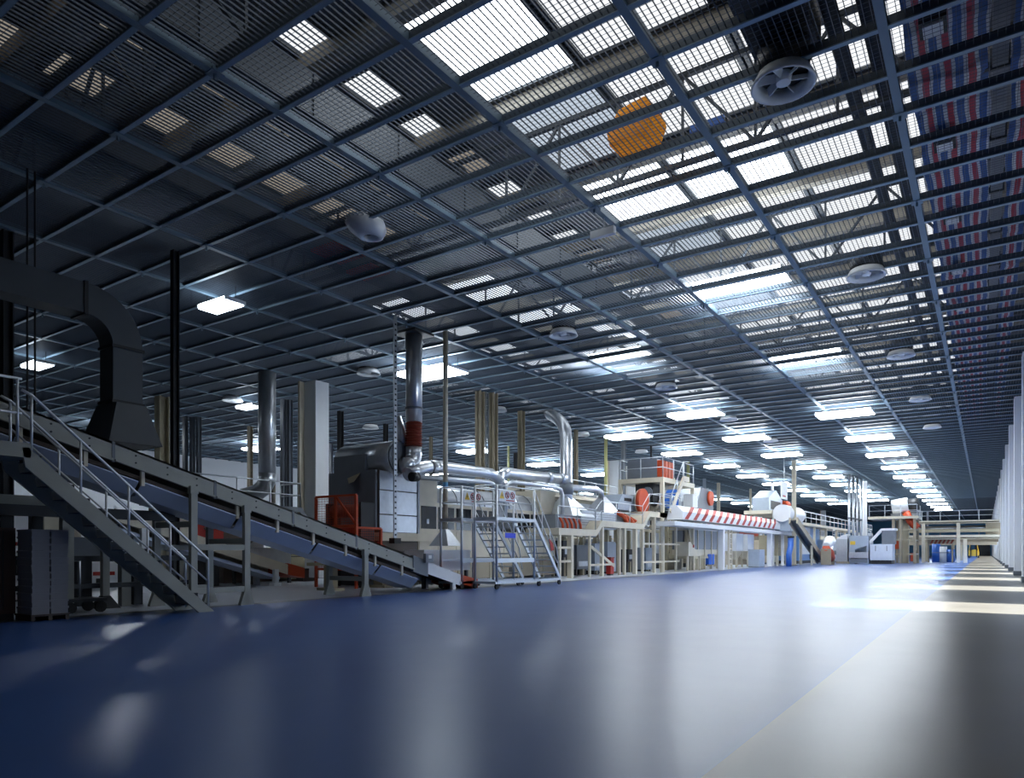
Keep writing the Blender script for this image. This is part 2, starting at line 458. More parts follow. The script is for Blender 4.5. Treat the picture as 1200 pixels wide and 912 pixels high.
for xx in (-2.68, -12.1, -21.5, -30.9):
    for k in range(5):
        yy = 11.75 + 9.42 * k
        if xx < -15 and k == 0: continue
        if xx < -25 and k > 2: continue
        lab = 'round white ceiling nozzle, %s, %s from the camera' % (ROWN[xx], ORD[k if xx > -15 else k - 1])
        if xx == -12.1 and k == 0:
            t = thing('ball_nozzle', 'bowl-shaped pale air nozzle tilted in the dark left ceiling', 'air nozzle', (xx, yy, 8.5))
            prof = [(.44, .46), (.47, .40), (.44, .22), (.30, .04), (.20, 0), (.17, .04), (.16, .2)]; n = 24; m = MB()
            tilt = .35
            for kk in range(n):
                a = 2 * math.pi * kk / n
                for r_, h_ in prof:
                    X_, Y_, Z_ = r_ * math.cos(a), r_ * math.sin(a), h_ - .25
                    w_ = max(0, (.46 - h_)) * .55
                    m.v.append(Vector((xx + X_ + w_ * .8, yy + Y_ + w_ * .2, 8.5 + Z_ + .25)))
            q = len(prof)
            for kk in range(n):
                k2 = (kk + 1) % n
                for j in range(q - 1): m.f.append((kk * q + j, k2 * q + j, k2 * q + j + 1, kk * q + j + 1))
            part(t, 'bowl', m, WHITE, True)
            part(t, 'throat', MB().tube([(xx + .2, yy + .05, 8.7), (xx + .05, yy, 8.95)], .17, 16), BLACK, True)
            continue
        if jp is None: jp = jet((xx, yy, 8.62), lab)
        else: dup(jp, (xx, yy, 8.62), lab, 'round air nozzles in the ceiling')
duct = thing('drop_duct', 'black drop duct feeding the nearest round air nozzle at top right', 'duct', (-2.68, 11.4, 9.25))
part(duct, 'duct_body', MB().box(-3.15, -2.2, 7.6, 12.2, 9.26, 9.95), BLACK)
part(duct, 'flange', MB().box(-3.2, -2.15, 7.55, 7.65, 9.22, 10.0), BLACK)
# luminaires hung just under the grating
def lamp(loc, label, m, ln=2.6, grp=None, hw=.7):
    x, y, z = loc
    t = thing('ceiling_light', label, 'light', loc, grp)
    part(t, 'diffuser', MB().box(x - ln / 2, x + ln / 2, y - hw, y + hw, z - .08, z + .06), m)
    for sx_ in (-1, 1): part(t, 'end_cap', MB().box(x + sx_ * ln / 2, x + sx_ * (ln / 2 + .06), y - hw - .03, y + hw + .03, z - .05, z + .05), WHITE)
    for sx_ in (-1, 1): part(t, 'hanger', MB().tube([(x + sx_ * (ln / 2 + .04), y, z + .05), (x + sx_ * (ln / 2 + .04), y, z + .40)], .012, 6), DARKST)
    return t
LROW = {-6.1: ('row above the blue floor', 21.4, 14), -12.6: ('row above the machine fronts', 26.6, 10), -18.5: ('row above the oven', 12.3, 12), -30.3: ('row left of the tall white column', 12.3, 12), -42.0: ('row nearest the far left wall', 12.3, 12)}
LP = {}
for xx, (rn, ys, cnt) in LROW.items():
    for k in range(cnt):
        yy = ys + 9.4 * k
        if (xx == -18.5 or xx == -30.3) and k == 2: continue
        key = 'far' if xx > -13 or (xx == -18.5 and k >= 2) or (xx == -42.0 and k >= 1) else 'mid' if k >= 2 or (xx == -18.5 and k) else 'near'
        lab = 'long ceiling light, %s, %s from the camera' % (rn, ORD[k])
        loc = (xx, yy, ZC + .45 if (xx == -6.1 and k < 2) or (xx == -12.6 and k < 1) else ZC - .42)
        if key not in LP: LP[key] = lamp(loc, lab, {'far': DIFFF, 'mid': DIFF, 'near': DIFFD}[key], 1.3 if key == 'near' else 2.6, 'long ceiling lights', .3 if key == 'near' else .7)
        else: dup(LP[key], loc, lab, 'long ceiling lights')
t = thing('hanging_sign', 'small white box hanging from a rod under the ceiling left of the orange box', 'sign', (-7.23, 14.5, 8.35))
part(t, 'box', MB().box(-7.55, -6.95, 14.44, 14.56, 8.38, 8.55), WHITE)
part(t, 'rod', MB().tube([(-7.23, 14.5, 8.55), (-7.23, 14.5, 9.3)], .018, 8), STEEL)

# ---------------------------------------------------------------- the big inclined conveyor
XF, XBK = -13.75, -15.0
def zt(y): return 3.77 - .266 * (y - 5.0)
PHI = math.atan(.266)
t = thing('inclined_conveyor', 'long grey-green inclined conveyor beside the steel stairs, orange cover at its foot', 'conveyor', (-14.4, 11, 0))
joints = [1.0, 2.6, 4.72, 6.87, 9.0, 11.05, 13.1, 15.35]
for a, bq in zip(joints, joints[1:]):
    for xx, sgn in ((XF, 1), (XBK, -1)):
        m = MB(); g_ = .02
        m.prism([(xx, a + g_, zt(a + g_)), (xx, bq - g_, zt(bq - g_)), (xx, bq - g_, zt(bq) - .36), (xx, a + g_, zt(a) - .36)], (-.03 * sgn, 0, 0))
        m.prism([(xx, a + g_, zt(a + g_)), (xx, bq - g_, zt(bq - g_)), (xx, bq - g_, zt(bq) - .04), (xx, a + g_, zt(a) - .04)], (-.10 * sgn, 0, 0))
        m.prism([(xx, a + g_, zt(a + g_) - .32), (xx, bq - g_, zt(bq - g_) - .32), (xx, bq - g_, zt(bq) - .36), (xx, a + g_, zt(a) - .36)], (.05 * sgn, 0, 0))
        po = part(t, 'side_panel', m, GREY)
        if sgn == 1:
            bo = MB()
            for q in (.2, .5, .8):
                yy = a + (bq - a) * q
                for dz in (.10, .24): bo.tube([(xx, yy, zt(yy) - dz), (xx + .012, yy, zt(yy) - dz)], .018, 8)
            part(po, 'bolt_head', bo, DARKST)
m = MB()
for a in joints[2:-1]: m.prism([(XF + .012, a - .03, zt(a - .03) + .01), (XF + .012, a + .03, zt(a + .03) + .01), (XF + .012, a + .03, zt(a) - .38), (XF + .012, a - .03, zt(a) - .38)], (-.05, 0, 0))
part(t, 'joint_strap', m, SLATE)
ye = 17.9
part(t, 'belt', MB().prism([(XF - .06, 1, zt(1) - .16), (XF - .06, ye, zt(ye) - .16), (XF - .06, ye, zt(ye) - .19), (XF - .06, 1, zt(1) - .19)], (XBK - XF + .12, 0, 0)), BELT)
part(t, 'return_belt', MB().prism([(XF - .06, 1, zt(1) - .46), (XF - .06, 15.5, zt(15.5) - .46), (XF - .06, 15.5, zt(15.5) - .53), (XF - .06, 1, zt(1) - .53)], (XBK - XF + .12, 0, 0)), BELT, label='brown return belt under the conveyor')
trs_ = [3.0, 5.2, 7.4, 9.6, 11.8, 14.0, 15.6]
for a, bq in zip(trs_, trs_[1:]):
    m = MB(); d = .56
    sec = [(XF - .02, -d), (XF - .30, -d - .26), (XBK + .30, -d - .26), (XBK + .02, -d)]
    for (x0, h0), (x1, h1) in zip(sec, sec[1:]):
        m.prism([(x0, a + .04, zt(a) + h0), (x1, a + .04, zt(a) + h1), (x1, a + .04, zt(a) + h1 - .02), (x0, a + .04, zt(a) + h0 - .02)], (0, bq - a - .08, zt(bq) - zt(a)))
    part(t, 'drip_tray', m, TRAYB, label='pale blue drip tray under the belt')
m = MB(); yy = 3.2
while yy < 15.4:
    m.box(XF - .06, XF + .0, yy - .035, yy + .035, zt(yy) - .64, zt(yy) - .34); yy += 1.06
part(t, 'bracket', m, CREAM)
# lower delivery end
m = MB()
for xx in (XF, XBK + .04): m.prism([(xx, 15.95, zt(15.95) + .02), (xx, 17.55, zt(17.55) + .02), (xx, 17.75, zt(17.75) - .08), (xx, 17.6, zt(17.6) - .33), (xx, 15.95, zt(15.95) - .33)], (-.04, 0, 0))
part(t, 'end_panel', m, WHITE, label='white side panel at the foot of the conveyor')
part(t, 'joint_box', MB().prism([(XF + .02, 15.3, zt(15.3) + .05), (XF + .02, 15.95, zt(15.95) + .05), (XF + .02, 15.95, zt(15.95) - .42), (XF + .02, 15.3, zt(15.3) - .42)], (-.12, 0, 0)), SLATE)
part(t, 'end_cover', MB().prism([(XF + .03, 17.55, zt(17.55) + .02), (XF + .03, 18.4, zt(18.4) + .08), (XF + .03, 18.4, zt(18.4) - .24), (XF + .03, 17.55, zt(17.55) - .26)], (-1.3, 0, 0)), ORANGE, label='orange cover over the end roller')
m = MB()
for xx in (XF - .06, XBK + .06): m.box(xx - .05, xx + .05, 17.15, 17.3, 0, zt(17.2) - .2)
part(t, 'end_leg', m, WHITE)
def cleg(x, y, top):
    m = MB().box(x - .05, x + .05, y - .07, y + .07, 0, top)
    m.prism([(x - .05, y - .17, 0), (x - .05, y + .17, 0), (x - .05, y + .17, .03), (x - .05, y + .07, .32), (x - .05, y - .07, .32), (x - .05, y - .17, .03)], (.1, 0, 0))
    m.box(x - .06, x + .06, y - .09, y + .09, top - .16, top)
    return m
for yy in (8.45, 9.72, 13.35):
    for xx in (XF + .07, XBK - .07):
        part(t, 'leg', cleg(xx, yy, zt(yy) - (.30 if xx == XF + .07 else .1)), GREY)
m = MB()
for xx in (XF + .07, XBK - .07):
    for z in (1.28, .36): m.box(xx - .04, xx + .04, 8.5, 9.68, z - .06, z + .06)
for yy in (8.45, 9.72, 13.35): m.box(XBK - .05, XF + .05, yy - .04, yy + .04, zt(yy) - 1.15, zt(yy) - 1.03)
part(t, 'cross_brace', m, GREY)

# ---------------------------------------------------------------- steel stairs in front of it
S0 = Vector((0, 8.25, 0)); S1 = Vector((0, 5.0, 2.80)); XA, XR_ = -12.8, -13.55
t = thing('steel_stairs', 'grey steel stairs with open treads and tube handrails climbing to the left', 'stairs', (-13.2, 8.2, 0))
dS = (S1 - S0); nS = Vector((0, dS.z, -dS.y)).normalized()
for xx in (XA, XR_):
    p0 = Vector((xx, 8.32, 0)); p1 = Vector((xx, 8.0, 0)); q0 = Vector((xx, 5.05, 2.86)); q1 = Vector((xx, 5.0, 2.55))
    part(t, 'stringer', MB().prism([p0, q0, (xx, 4.95, 2.86), q1, p1], (.06 if xx == XA else -.06, 0, 0)), GREY)
N = 13
for k in range(N):
    f_ = (k + .5) / N; y_ = S0.y + dS.y * f_; z_ = S0.z + dS.z * f_ + .06
    m = MB().box(XR_ + .0, XA, y_ - .14, y_ + .12, z_ - .025, z_)
    m.box(XR_, XA, y_ + .10, y_ + .13, z_ - .07, z_)
    part(t, 'tread', m, DARKST)
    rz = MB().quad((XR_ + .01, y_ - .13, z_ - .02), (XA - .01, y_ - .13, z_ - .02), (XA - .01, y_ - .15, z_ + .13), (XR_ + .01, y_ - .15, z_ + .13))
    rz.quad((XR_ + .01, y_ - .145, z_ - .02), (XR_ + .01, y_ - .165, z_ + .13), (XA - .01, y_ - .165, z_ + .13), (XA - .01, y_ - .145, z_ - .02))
    part(t, 'riser', rz, CREAM)  # lighter cream than the stringers stands in for light bounced off the floor
def rail(xx, nm):
    top0 = Vector((xx, 8.21, 1.04)); top1 = Vector((xx, 5.1, 3.72)); o = part(t, nm, MB().tube([(xx, 8.21, .05), (xx, 8.21, .98), top0, top1, (xx, 4.96, 3.78)], .024, 10), ALU, True)
    mid = MB().tube([(xx, 8.21, .60), (xx, 5.1, 3.26)], .018, 8); part(o, 'mid_rail', mid, ALU, True)
    ps = MB()
    for f_ in (.25, .5, .76, 1.0):
        y_ = top0.y + (top1.y - top0.y) * f_; z_ = top0.z + (top1.z - top0.z) * f_
        ps.tube([(xx, y_, z_ - 1.0), (xx, y_, z_)], .022, 8)
    part(o, 'baluster', ps, ALU, True)
rail(XA + .02, 'handrail'); rail(XR_ - .02, 'handrail')
m = MB().box(XR_ - .4, XA + .06, 1.5, 5.08, 2.70, 2.93)
part(t, 'landing', m, GREY)
lr = MB()
for xx in (XA + .02,):
    for y_ in (4.9, 4.6, 3.2, 1.8): lr.tube([(xx, y_, 2.9), (xx, y_, 3.95)], .024, 8)
    for z in (3.95, 3.4): lr.tube([(xx, 4.96, z), (xx, 1.6, z)], .022, 8)
part(t, 'landing_rail', lr, ALU, True)
part(t, 'leg', cleg(XA - .05, 2.0, 2.7), GREY); part(t, 'leg', cleg(XR_ - .2, 2.0, 2.7), GREY)

# ---------------------------------------------------------------- dark steelwork under the conveyor at the left
t = thing('support_platform', 'dark steel platform frame under the stairs landing at the left edge', 'platform', (-15.6, 5.5, 0))
for u_, x_ in ((6, -15.4), (42, -15.4), (78, -14.7), (146, -15.6), (160, -15.9), (100, -16.6)):
    p = PX(u_, 700, x_); part(t, 'column', MB().box(x_ - .08, x_ + .08, p.y - .1, p.y + .1, 0, 2.1 if u_ < 90 else 1.0), GREY if u_ in (78, 146) else DARKST)
part(t, 'beam', MB().box(-15.5, -15.3, 3.0, 6.9, 2.05, 2.27), GREY)
part(t, 'beam', MB().box(-14.8, -14.6, 3.0, 8.6, 1.85, 2.05), DARKST)
part(t, 'low_beam', MB().box(-15.7, -15.5, 3.0, 9.6, .42, .52), DARKST)
part(t, 'low_beam', MB().box(-15.9, -15.7, 3.0, 9.6, .98, 1.1), DARKST)
t = thing('pedestal', 'grey T-topped pedestal with a flared foot behind the stairs', 'pedestal', (-15.4, 7.6, 0))
p = PX(123, 700, -15.4)
part(t, 'post', MB().box(-15.46, -15.34, p.y - .07, p.y + .07, 0, 1.42), GREY); part(t, 'top_plate', MB().box(-15.6, -15.2, p.y - .2, p.y + .2, 1.42, 1.47), GREY)
part(t, 'foot', MB().frust(-15.4, p.y, 0, .26, .22, .22, .07, .08), DARKST)
t = thing('gearbox_motor', 'dark grey motor casing under the conveyor behind the stairs', 'motor', (-16.2, 7.0, 0))
p = PX(102, 658, -16.2)
m = MB().prism([(-16.2, p.y - .33, .98), (-16.2, p.y + .3, .98), (-16.2, p.y + .37, 1.1), (-16.2, p.y + .37, 1.4), (-16.2, p.y + .25, 1.5), (-16.2, p.y - .33, 1.5)], (-.5, 0, 0))
part(t, 'casing', m, SLATE); part(t, 'stand', MB().box(-16.6, -16.3, p.y - .15, p.y + .15, 0, .98), DARKST)
t = thing('brown_cabinet', 'dark reddish brown cabinet left of the grey carton stack', 'cabinet', (-14.3, 5.2, 0))
part(t, 'body', MB().box(-14.6, -13.95, 4.95, 5.32, .12, 1.6), mat('red_brown_dark', (.05, .025, .018), .6)); part(t, 'plinth', MB().box(-14.58, -13.97, 4.97, 5.3, 0, .12), BLACK)
part(t, 'door_seam', MB().box(-13.95, -13.94, 5.12, 5.14, .2, 1.55), BLACK)
t = thing('dark_box', 'low black machine casing at the far left edge below the platform', 'machine', (-14.5, 4.2, 0))
part(t, 'casing', MB().box(-15, -14.1, 3.2, 4.85, .85, 1.58), BLACK); part(t, 'leg', MB().box(-14.3, -14.2, 4.5, 4.6, 0, .85), BLACK); part(t, 'leg', MB().box(-14.3, -14.2, 3.5, 3.6, 0, .85), BLACK)
part(t, 'shelf', MB().box(-14.9, -14.1, 3.2, 4.8, .25, .3), DARKST)
# two columns of cartons on a pallet
pa = thing('pallet', 'dark pallet under the stack of grey cartons', 'pallet', (-13.75, 5.6, 0))
part(pa, 'deck', MB().box(-14.1, -13.45, 5.36, 5.98, .08, .11), BROWN)
for yy in (5.40, 5.67, 5.94): part(pa, 'runner', MB().box(-14.08, -13.47, yy - .03, yy + .03, 0, .08), BROWN)
c0 = None
for r_ in range(12):
    for c_ in range(2):
        y_ = 5.525 + .295 * c_ + random.uniform(-.006, .006); x_ = -13.76 + random.uniform(-.01, .01); z_ = .11 + .122 * r_
        lab = 'flat grey carton in the stack by the stairs, %s column, %s from the bottom' % (('left', 'right')[c_], ORD[r_])
        if c0 is None:
            c0 = thing('carton', lab, 'carton', (x_, y_, z_), 'grey cartons stacked by the stairs')
            part(c0, 'tray', MB().box(x_ - .28, x_ + .28, y_ - .136, y_ + .136, z_, z_ + .085), CARTON)
            part(c0, 'lid', MB().box(x_ - .29, x_ + .29, y_ - .147, y_ + .147, z_ + .085, z_ + .121), CARTON)
        else: dup(c0, (x_, y_, z_), lab, 'grey cartons stacked by the stairs')
# little hand cart beside the cartons
t = thing('hand_cart', 'low dark cart with a tube handle right of the carton stack', 'cart', (-14.6, 6.9, 0))
p = PX(88, 715, -14.6).y
part(t, 'deck', MB().box(-15, -14.4, p - .25, p + .5, .22, .28), DARKST)
part(t, 'handle', MB().tube([(-14.45, p + .02, .28), (-14.45, p + .02, 1.0), (-14.9, p + .02, 1.0), (-14.9, p + .02, .28)], .015, 8), STEEL, True)
for xx in (-14.95, -14.45):
    for yy in (p - .15, p + .4): part(t, 'wheel', MB().tube([(xx - .025, yy, .11), (xx + .025, yy, .11)], .11, 14), RUBBER, True)

# ---------------------------------------------------------------- big square exhaust duct with elbow and hood
t = thing('exhaust_duct', 'big dark rectangular exhaust duct bending down into a hood behind the conveyor', 'duct', (-15.3, 7.9, 3.4))
xa, xb = -15.1, -15.65
cy, cz, R, w = 7.05, 5.5, .95, .62
ins, outs = R - w / 2 - .12, R + w / 2 - .12
yo = 7.02
prof_o = [(0.5, cz + outs)] + [(yo + outs * math.cos(a), cz + outs * math.sin(a)) for a in [math.pi / 2 * (1 - i / 12) for i in range(13)]]
prof_i = [(yo + ins * math.cos(a), cz + ins * math.sin(a)) for a in [math.pi / 2 * i / 12 for i in range(13)]] + [(0.5, cz + ins)]
def ring(y0, y1): pass
m = MB().prism([(xa, y_, z_) for y_, z_ in [(0.5, cz + outs), (yo, cz + outs), (yo, cz + ins), (0.5, cz + ins)]], (xb - xa, 0, 0))
part(t, 'duct_run', m, DUCTD)
m = MB()
aa = [math.pi / 2 * (1 - i / 12) for i in range(13)]
for a, b2 in zip(aa, aa[1:]):
    m.prism([(xa, yo + r_ * math.cos(q), cz + r_ * math.sin(q)) for r_, q in ((outs, a), (outs, b2), (ins, b2), (ins, a))], (xb - xa, 0, 0))
part(t, 'elbow', m, DUCTD)
part(t, 'drop', MB().box(xb, xa, yo + ins, yo + outs, 4.3, cz), DUCTD)
m = MB()
for z in (cz, 4.34): m.box(xb - .03, xa + .03, yo + ins - .03, yo + outs + .03, z - .03, z + .03)
m.box(xb - .03, xa + .03, yo - .05, yo + .02, cz + ins - .03, cz + outs + .03)
part(t, 'flange', m, BLACK)
ym = yo + (ins + outs) / 2
part(t, 'hood', MB().frust((xa + xb) / 2, ym, 3.45, 4.3, .62, .56, .43, .31), DUCTD)
def PL(X, pts): return [PX(u, v, X) for u, v in pts]
def frame_rail(m, pts, h=1.0, r=.02, mid=True, step=1.6):
    """guard rail along a 3-d polyline: top rail, mid rail and posts"""
    P = [Vector(p) for p in pts]
    m.tube([p + Vector((0, 0, h)) for p in P], r, 6)
    if mid: m.tube([p + Vector((0, 0, h * .5)) for p in P], r * .8, 6)
    for a, b_ in zip(P, P[1:]):
        n = max(1, round((b_ - a).length / step))
        for i in range(n + 1):
            q = a + (b_ - a) * i / n; m.tube([q, q + Vector((0, 0, h))], r, 6)
# ---------------------------------------------------------------- oven line
t = thing('industrial_oven', 'long cream oven line with black windows and a silver dust-coloured end block', 'oven', (-18, 23, 0))
xo = -17.0
m = MB().box(-19.3, xo, 17.2, 19.15, 1.0, 3.95)
part(t, 'end_block', m, BROWN, label='dark brown end block')
for i, (z0, z1) in enumerate(((1.85, 2.45), (2.47, 3.28), (3.30, 3.95))):
    part(t, 'foil_panel', MB().box(xo, xo + .04, 17.22, 19.13, z0, z1 - .02), STEEL)
part(t, 'end_pillar', MB().box(xo, xo + .07, 19.10, 19.2, 1.8, 3.96), BLUEGR)
part(t, 'dark_cover', MB().box(-19.35, xo - .05, 17.1, 17.2, 2.0, 3.95), SLATE)
part(t, 'steam_flap', MB().prism([(-18.4, 17.1, 3.72), (-17.75, 17.1, 3.88), (-17.75, 16.8, 3.55), (-18.0, 16.8, 3.5)], (0, .03, .04)), TAN)
part(t, 'sill', MB().box(-19.3, xo + .1, 17.15, 20.4, 1.55, 1.83), CREAM)
m = MB(); n = 20
m.tube([(-19.4, 18.0, 4.42), (-16.8, 18.0, 4.42)], .60, 24)
part(t, 'top_drum', m, STEEL, True, label='silver drum lying on top of the end block')
part(t, 'drum_cover', MB().box(-19.3, -17.75, 17.3, 17.45, 3.95, 4.55), SLATE)
part(t, 'drum_cap', MB().tube([(-16.82, 18.0, 4.42), (-16.74, 18.0, 4.42)], .55, 24), SLATE, True)
part(t, 'body', MB().box(-19.3, xo, 19.2, 28.95, .95, 3.0), CREAM)
part(t, 'tall_cabinet', MB().box(-19, xo + .01, 19.2, 20.25, 3.0, 3.85), CREAM)
part(t, 'tall_cabinet', MB().box(-19, xo + .01, 27.6, 28.95, 3.0, 4.0), CREAM)
m = MB().tube([(-17.75, 20.25, 3.02), (-17.75, 27.6, 3.02)], .72, 20)
part(t, 'rounded_top', m, SILVER, True, label='silver rounded top of the oven')
hb = MB()
for yy in (21.5, 23.3, 25.1, 26.9): hb.tube([Vector((-17.75 + .735 * math.cos(a), yy, 3.02 + .735 * math.sin(a))) for a in [i * math.pi / 8 for i in range(9)]], .02, 6)
part(t, 'strap', hb, SLATE)
yw = 19.3
for i in range(9):
    if i == 8: y0, y1 = 28.0, 28.85
    else: y0, y1 = (19.35, 20.2) if i == 0 else (20.32 + (i - 1) * 1.08, 21.26 + (i - 1) * 1.08)
    w_ = part(t, 'window', MB().box(xo - .02, xo + .012, y0, y1, 2.02, 2.85), WINDOWB)
    if i in (0, 1, 8): part(w_, 'handle', MB().box(xo + .012, xo + .03, y0 + .3, y0 + .42, 2.2, 2.38), WHITE)
for i in range(9):
    y0 = 19.25 + i * 1.08
    part(t, 'lower_panel', MB().box(xo - .01, xo + .015, y0, y0 + 1.04, 1.0, 1.95), CREAM)
part(t, 'base', MB().box(-19.2, xo + .03, 19.3, 28.9, .1, .93), TAN)
m = MB()
for yy in (19.4, 21.5, 23.6, 25.7, 27.8, 28.8): m.box(xo - .1, xo + .05, yy - .04, yy + .04, 0, .95)
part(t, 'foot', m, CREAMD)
part(t, 'base_block', MB().box(-19, xo - .2, 17.3, 19.2, 0, 1.0), DARKST)
for yy in (20.6, 25.0): part(t, 'hatch', MB().box(xo + .03, xo + .05, yy, yy + .35, .2, .5), BLACK)
# vertical exhaust duct with the red bellows
XD = -16.45
t = thing('exhaust_stack', 'tall silver exhaust stack with red-brown bellows rising from the oven end', 'duct', tuple(PX(485, 550, XD)))
b0 = PX(485, 400, XD); b1 = PX(485, 495, XD); b2 = PX(485, 524, XD)
yS = b0.y
part(t, 'pipe', MB().tube([(XD, yS, ZC), (XD, yS, b1.z)], .29, 20), STEEL, True)
part(t, 'collar', MB().tube([(XD, yS, b1.z + .42), (XD, yS, b1.z + .5)], .31, 20), SLATE, True)
m = MB(); pts = []; rs = []
for i in range(21): pts.append((XD, yS, b1.z + (b2.z - b1.z) * i / 20)); rs.append(.30 if i % 2 else .24)
part(t, 'bellows', MB().tube(pts, rs, 20), REDBR, label='red-brown ribbed bellows')
zb = b2.z
e_ = [Vector((XD, yS, zb)), Vector((XD, yS, zb - .25))] + [Vector((XD, yS - .42 + .42 * math.cos(a), zb - .25 - .42 * math.sin(a))) for a in [math.pi / 2 * i / 6 for i in range(1, 7)]] + [Vector((XD - .1, 18.05, zb - .67))]
part(t, 'elbow', MB().tube(e_, .28, 20), SILVER, True)
part(t, 'spout', MB().tube([(XD - .45, 18.3, zb + .05), (XD - .5, 18.25, zb + .6), (XD - .62, 18.25, zb + 1.1)], [.22, .16, .10], 14), STEEL, True)
part(t, 'ceiling_flange', MB().box(XD - .5, XD + .5, yS - .5, yS + .5, ZC - .12, ZC - .04), DARKST)
p = PX(463, 640, -15.9)
t = thing('cable_tray', 'thin perforated cable riser hanging in front of the oven end block', 'cable tray', (p.x, p.y, 1.7))
part(t, 'channel', MB().box(p.x - .02, p.x + .02, p.y - .07, p.y + .07, 1.6, ZC), STEEL)
m = MB()
for i in range(40): m.box(p.x + .02, p.x + .026, p.y - .035, p.y + .035, 1.7 + .175 * i, 1.76 + .175 * i)
part(t, 'slot', m, DARKST); part(t, 'shoe', MB().box(p.x - .12, p.x + .12, p.y - .15, p.y + .15, 1.45, 1.62), BLACK)
# pipes over the oven
XP = -16.3
t = thing('oven_pipe', 'thick silver pipe above the oven running from the stack to the tee', 'pipe', tuple(PX(540, 550, XP)), 'silver pipes above the oven')
part(t, 'pipe', MB().tube(PL(XP, [(478, 556), (488, 551), (500, 548), (520, 548), (560, 553), (575, 555), (584, 562)]), [.25, .25, .23, .22, .21, .21, .21], 16), SILVER, True)
part(t, 'coupling', MB().tube(PL(XP, [(503, 548), (512, 548)]), .25, 16), STEEL, True)
part(t, 'tee_drop', MB().tube(PL(XP, [(586, 553), (586, 570), (586, 612)]), [.24, .2, .17], 16), SILVER, True)
t = thing('oven_pipe', 'thick silver pipe above the oven running from the tee to the right', 'pipe', tuple(PX(630, 560, XP)), 'silver pipes above the oven')
part(t, 'pipe', MB().tube(PL(XP, [(586, 560), (593, 554), (605, 556), (655, 561)]), .23, 16), SILVER, True)
part(t, 'end_cap', MB().tube(PL(XP, [(655, 561), (661, 561.5)]), .25, 16), STEEL, True)
part(t, 'coupling', MB().tube(PL(XP, [(640, 559.5), (646, 560)]), .26, 16), STEEL, True)
XQ = -16.0
t = thing('thin_pipe', 'thin grey pipe below the thick pipe, bending down left of the tee', 'pipe', tuple(PX(540, 560, XQ)), 'silver pipes above the oven')
part(t, 'pipe', MB().tube(PL(XQ, [(488, 559), (540, 563), (572, 565), (578, 568), (581, 575), (582, 606)]), .09, 12), ALU, True)
part(t, 'valve', MB().tube(PL(XQ, [(482, 559), (489, 559)]), .16, 12), BLACK, True)
t = thing('thin_pipe', 'thin grey pipe below the thick pipe, bending down at the right end of the oven', 'pipe', tuple(PX(630, 566, XQ)), 'silver pipes above the oven')
part(t, 'pipe', MB().tube(PL(XQ, [(592, 606), (592, 572), (595, 567), (600, 565), (650, 571), (657, 574), (659, 580), (659, 613)]), .09, 12), ALU, True)
# white pole with hood and box at the conveyor foot
p = PX(522, 620, -15.5)
t = thing('suction_pole', 'slim cream pole with a white funnel hood above the conveyor foot', 'duct', (p.x, p.y, 1.3))
part(t, 'pole', MB().tube([(p.x, p.y, ZC), (p.x, p.y, 1.95)], .085, 14), CREAM, True)
part(t, 'side_cable', MB().tube([(p.x - .08, p.y + .1, ZC), (p.x - .08, p.y + .1, 2.1)], .025, 6), DARKST)
part(t, 'blue_label', MB().tube([(p.x, p.y, 3.35), (p.x, p.y, 3.58)], .09, 14), mat('light_blue_label', (.15, .45, .75), .4))
part(t, 'hood', MB().frust(p.x, p.y, 1.38, 1.95, .42, .38, .09, .09), STEEL)
pa_, pb_ = PX(497, 672, -14.75), PX(551, 672, -14.75)
t = thing('feed_box', 'white sheet metal box behind the foot of the conveyor', 'bin', (-15.1, 18.5, 0))
part(t, 'body', MB().box(-15.6, -14.75, pa_.y, pb_.y, .55, 1.22), WHITE); part(t, 'rim', MB().box(-15.62, -14.73, pa_.y - .02, pb_.y + .02, 1.2, 1.24), WHITE)
m = MB()
for yy in (pa_.y + .1, pb_.y - .1):
    for xx in (-15.5, -14.85): m.box(xx - .05, xx + .05, yy - .05, yy + .05, 0, .55)
part(t, 'leg', m, DARKST)
t = thing('control_box', 'small grey control box with white screen beside the conveyor joint', 'control box', tuple(PX(503, 654, -13.6)))
p = PX(503, 654, -13.62)
part(t, 'case', MB().box(-13.7, -13.6, p.y - .17, p.y + .17, p.z - .14, p.z + .13), SLATE); part(t, 'screen', MB().box(-13.6, -13.59, p.y - .06, p.y + .08, p.z - .02, p.z + .08), WHITE)

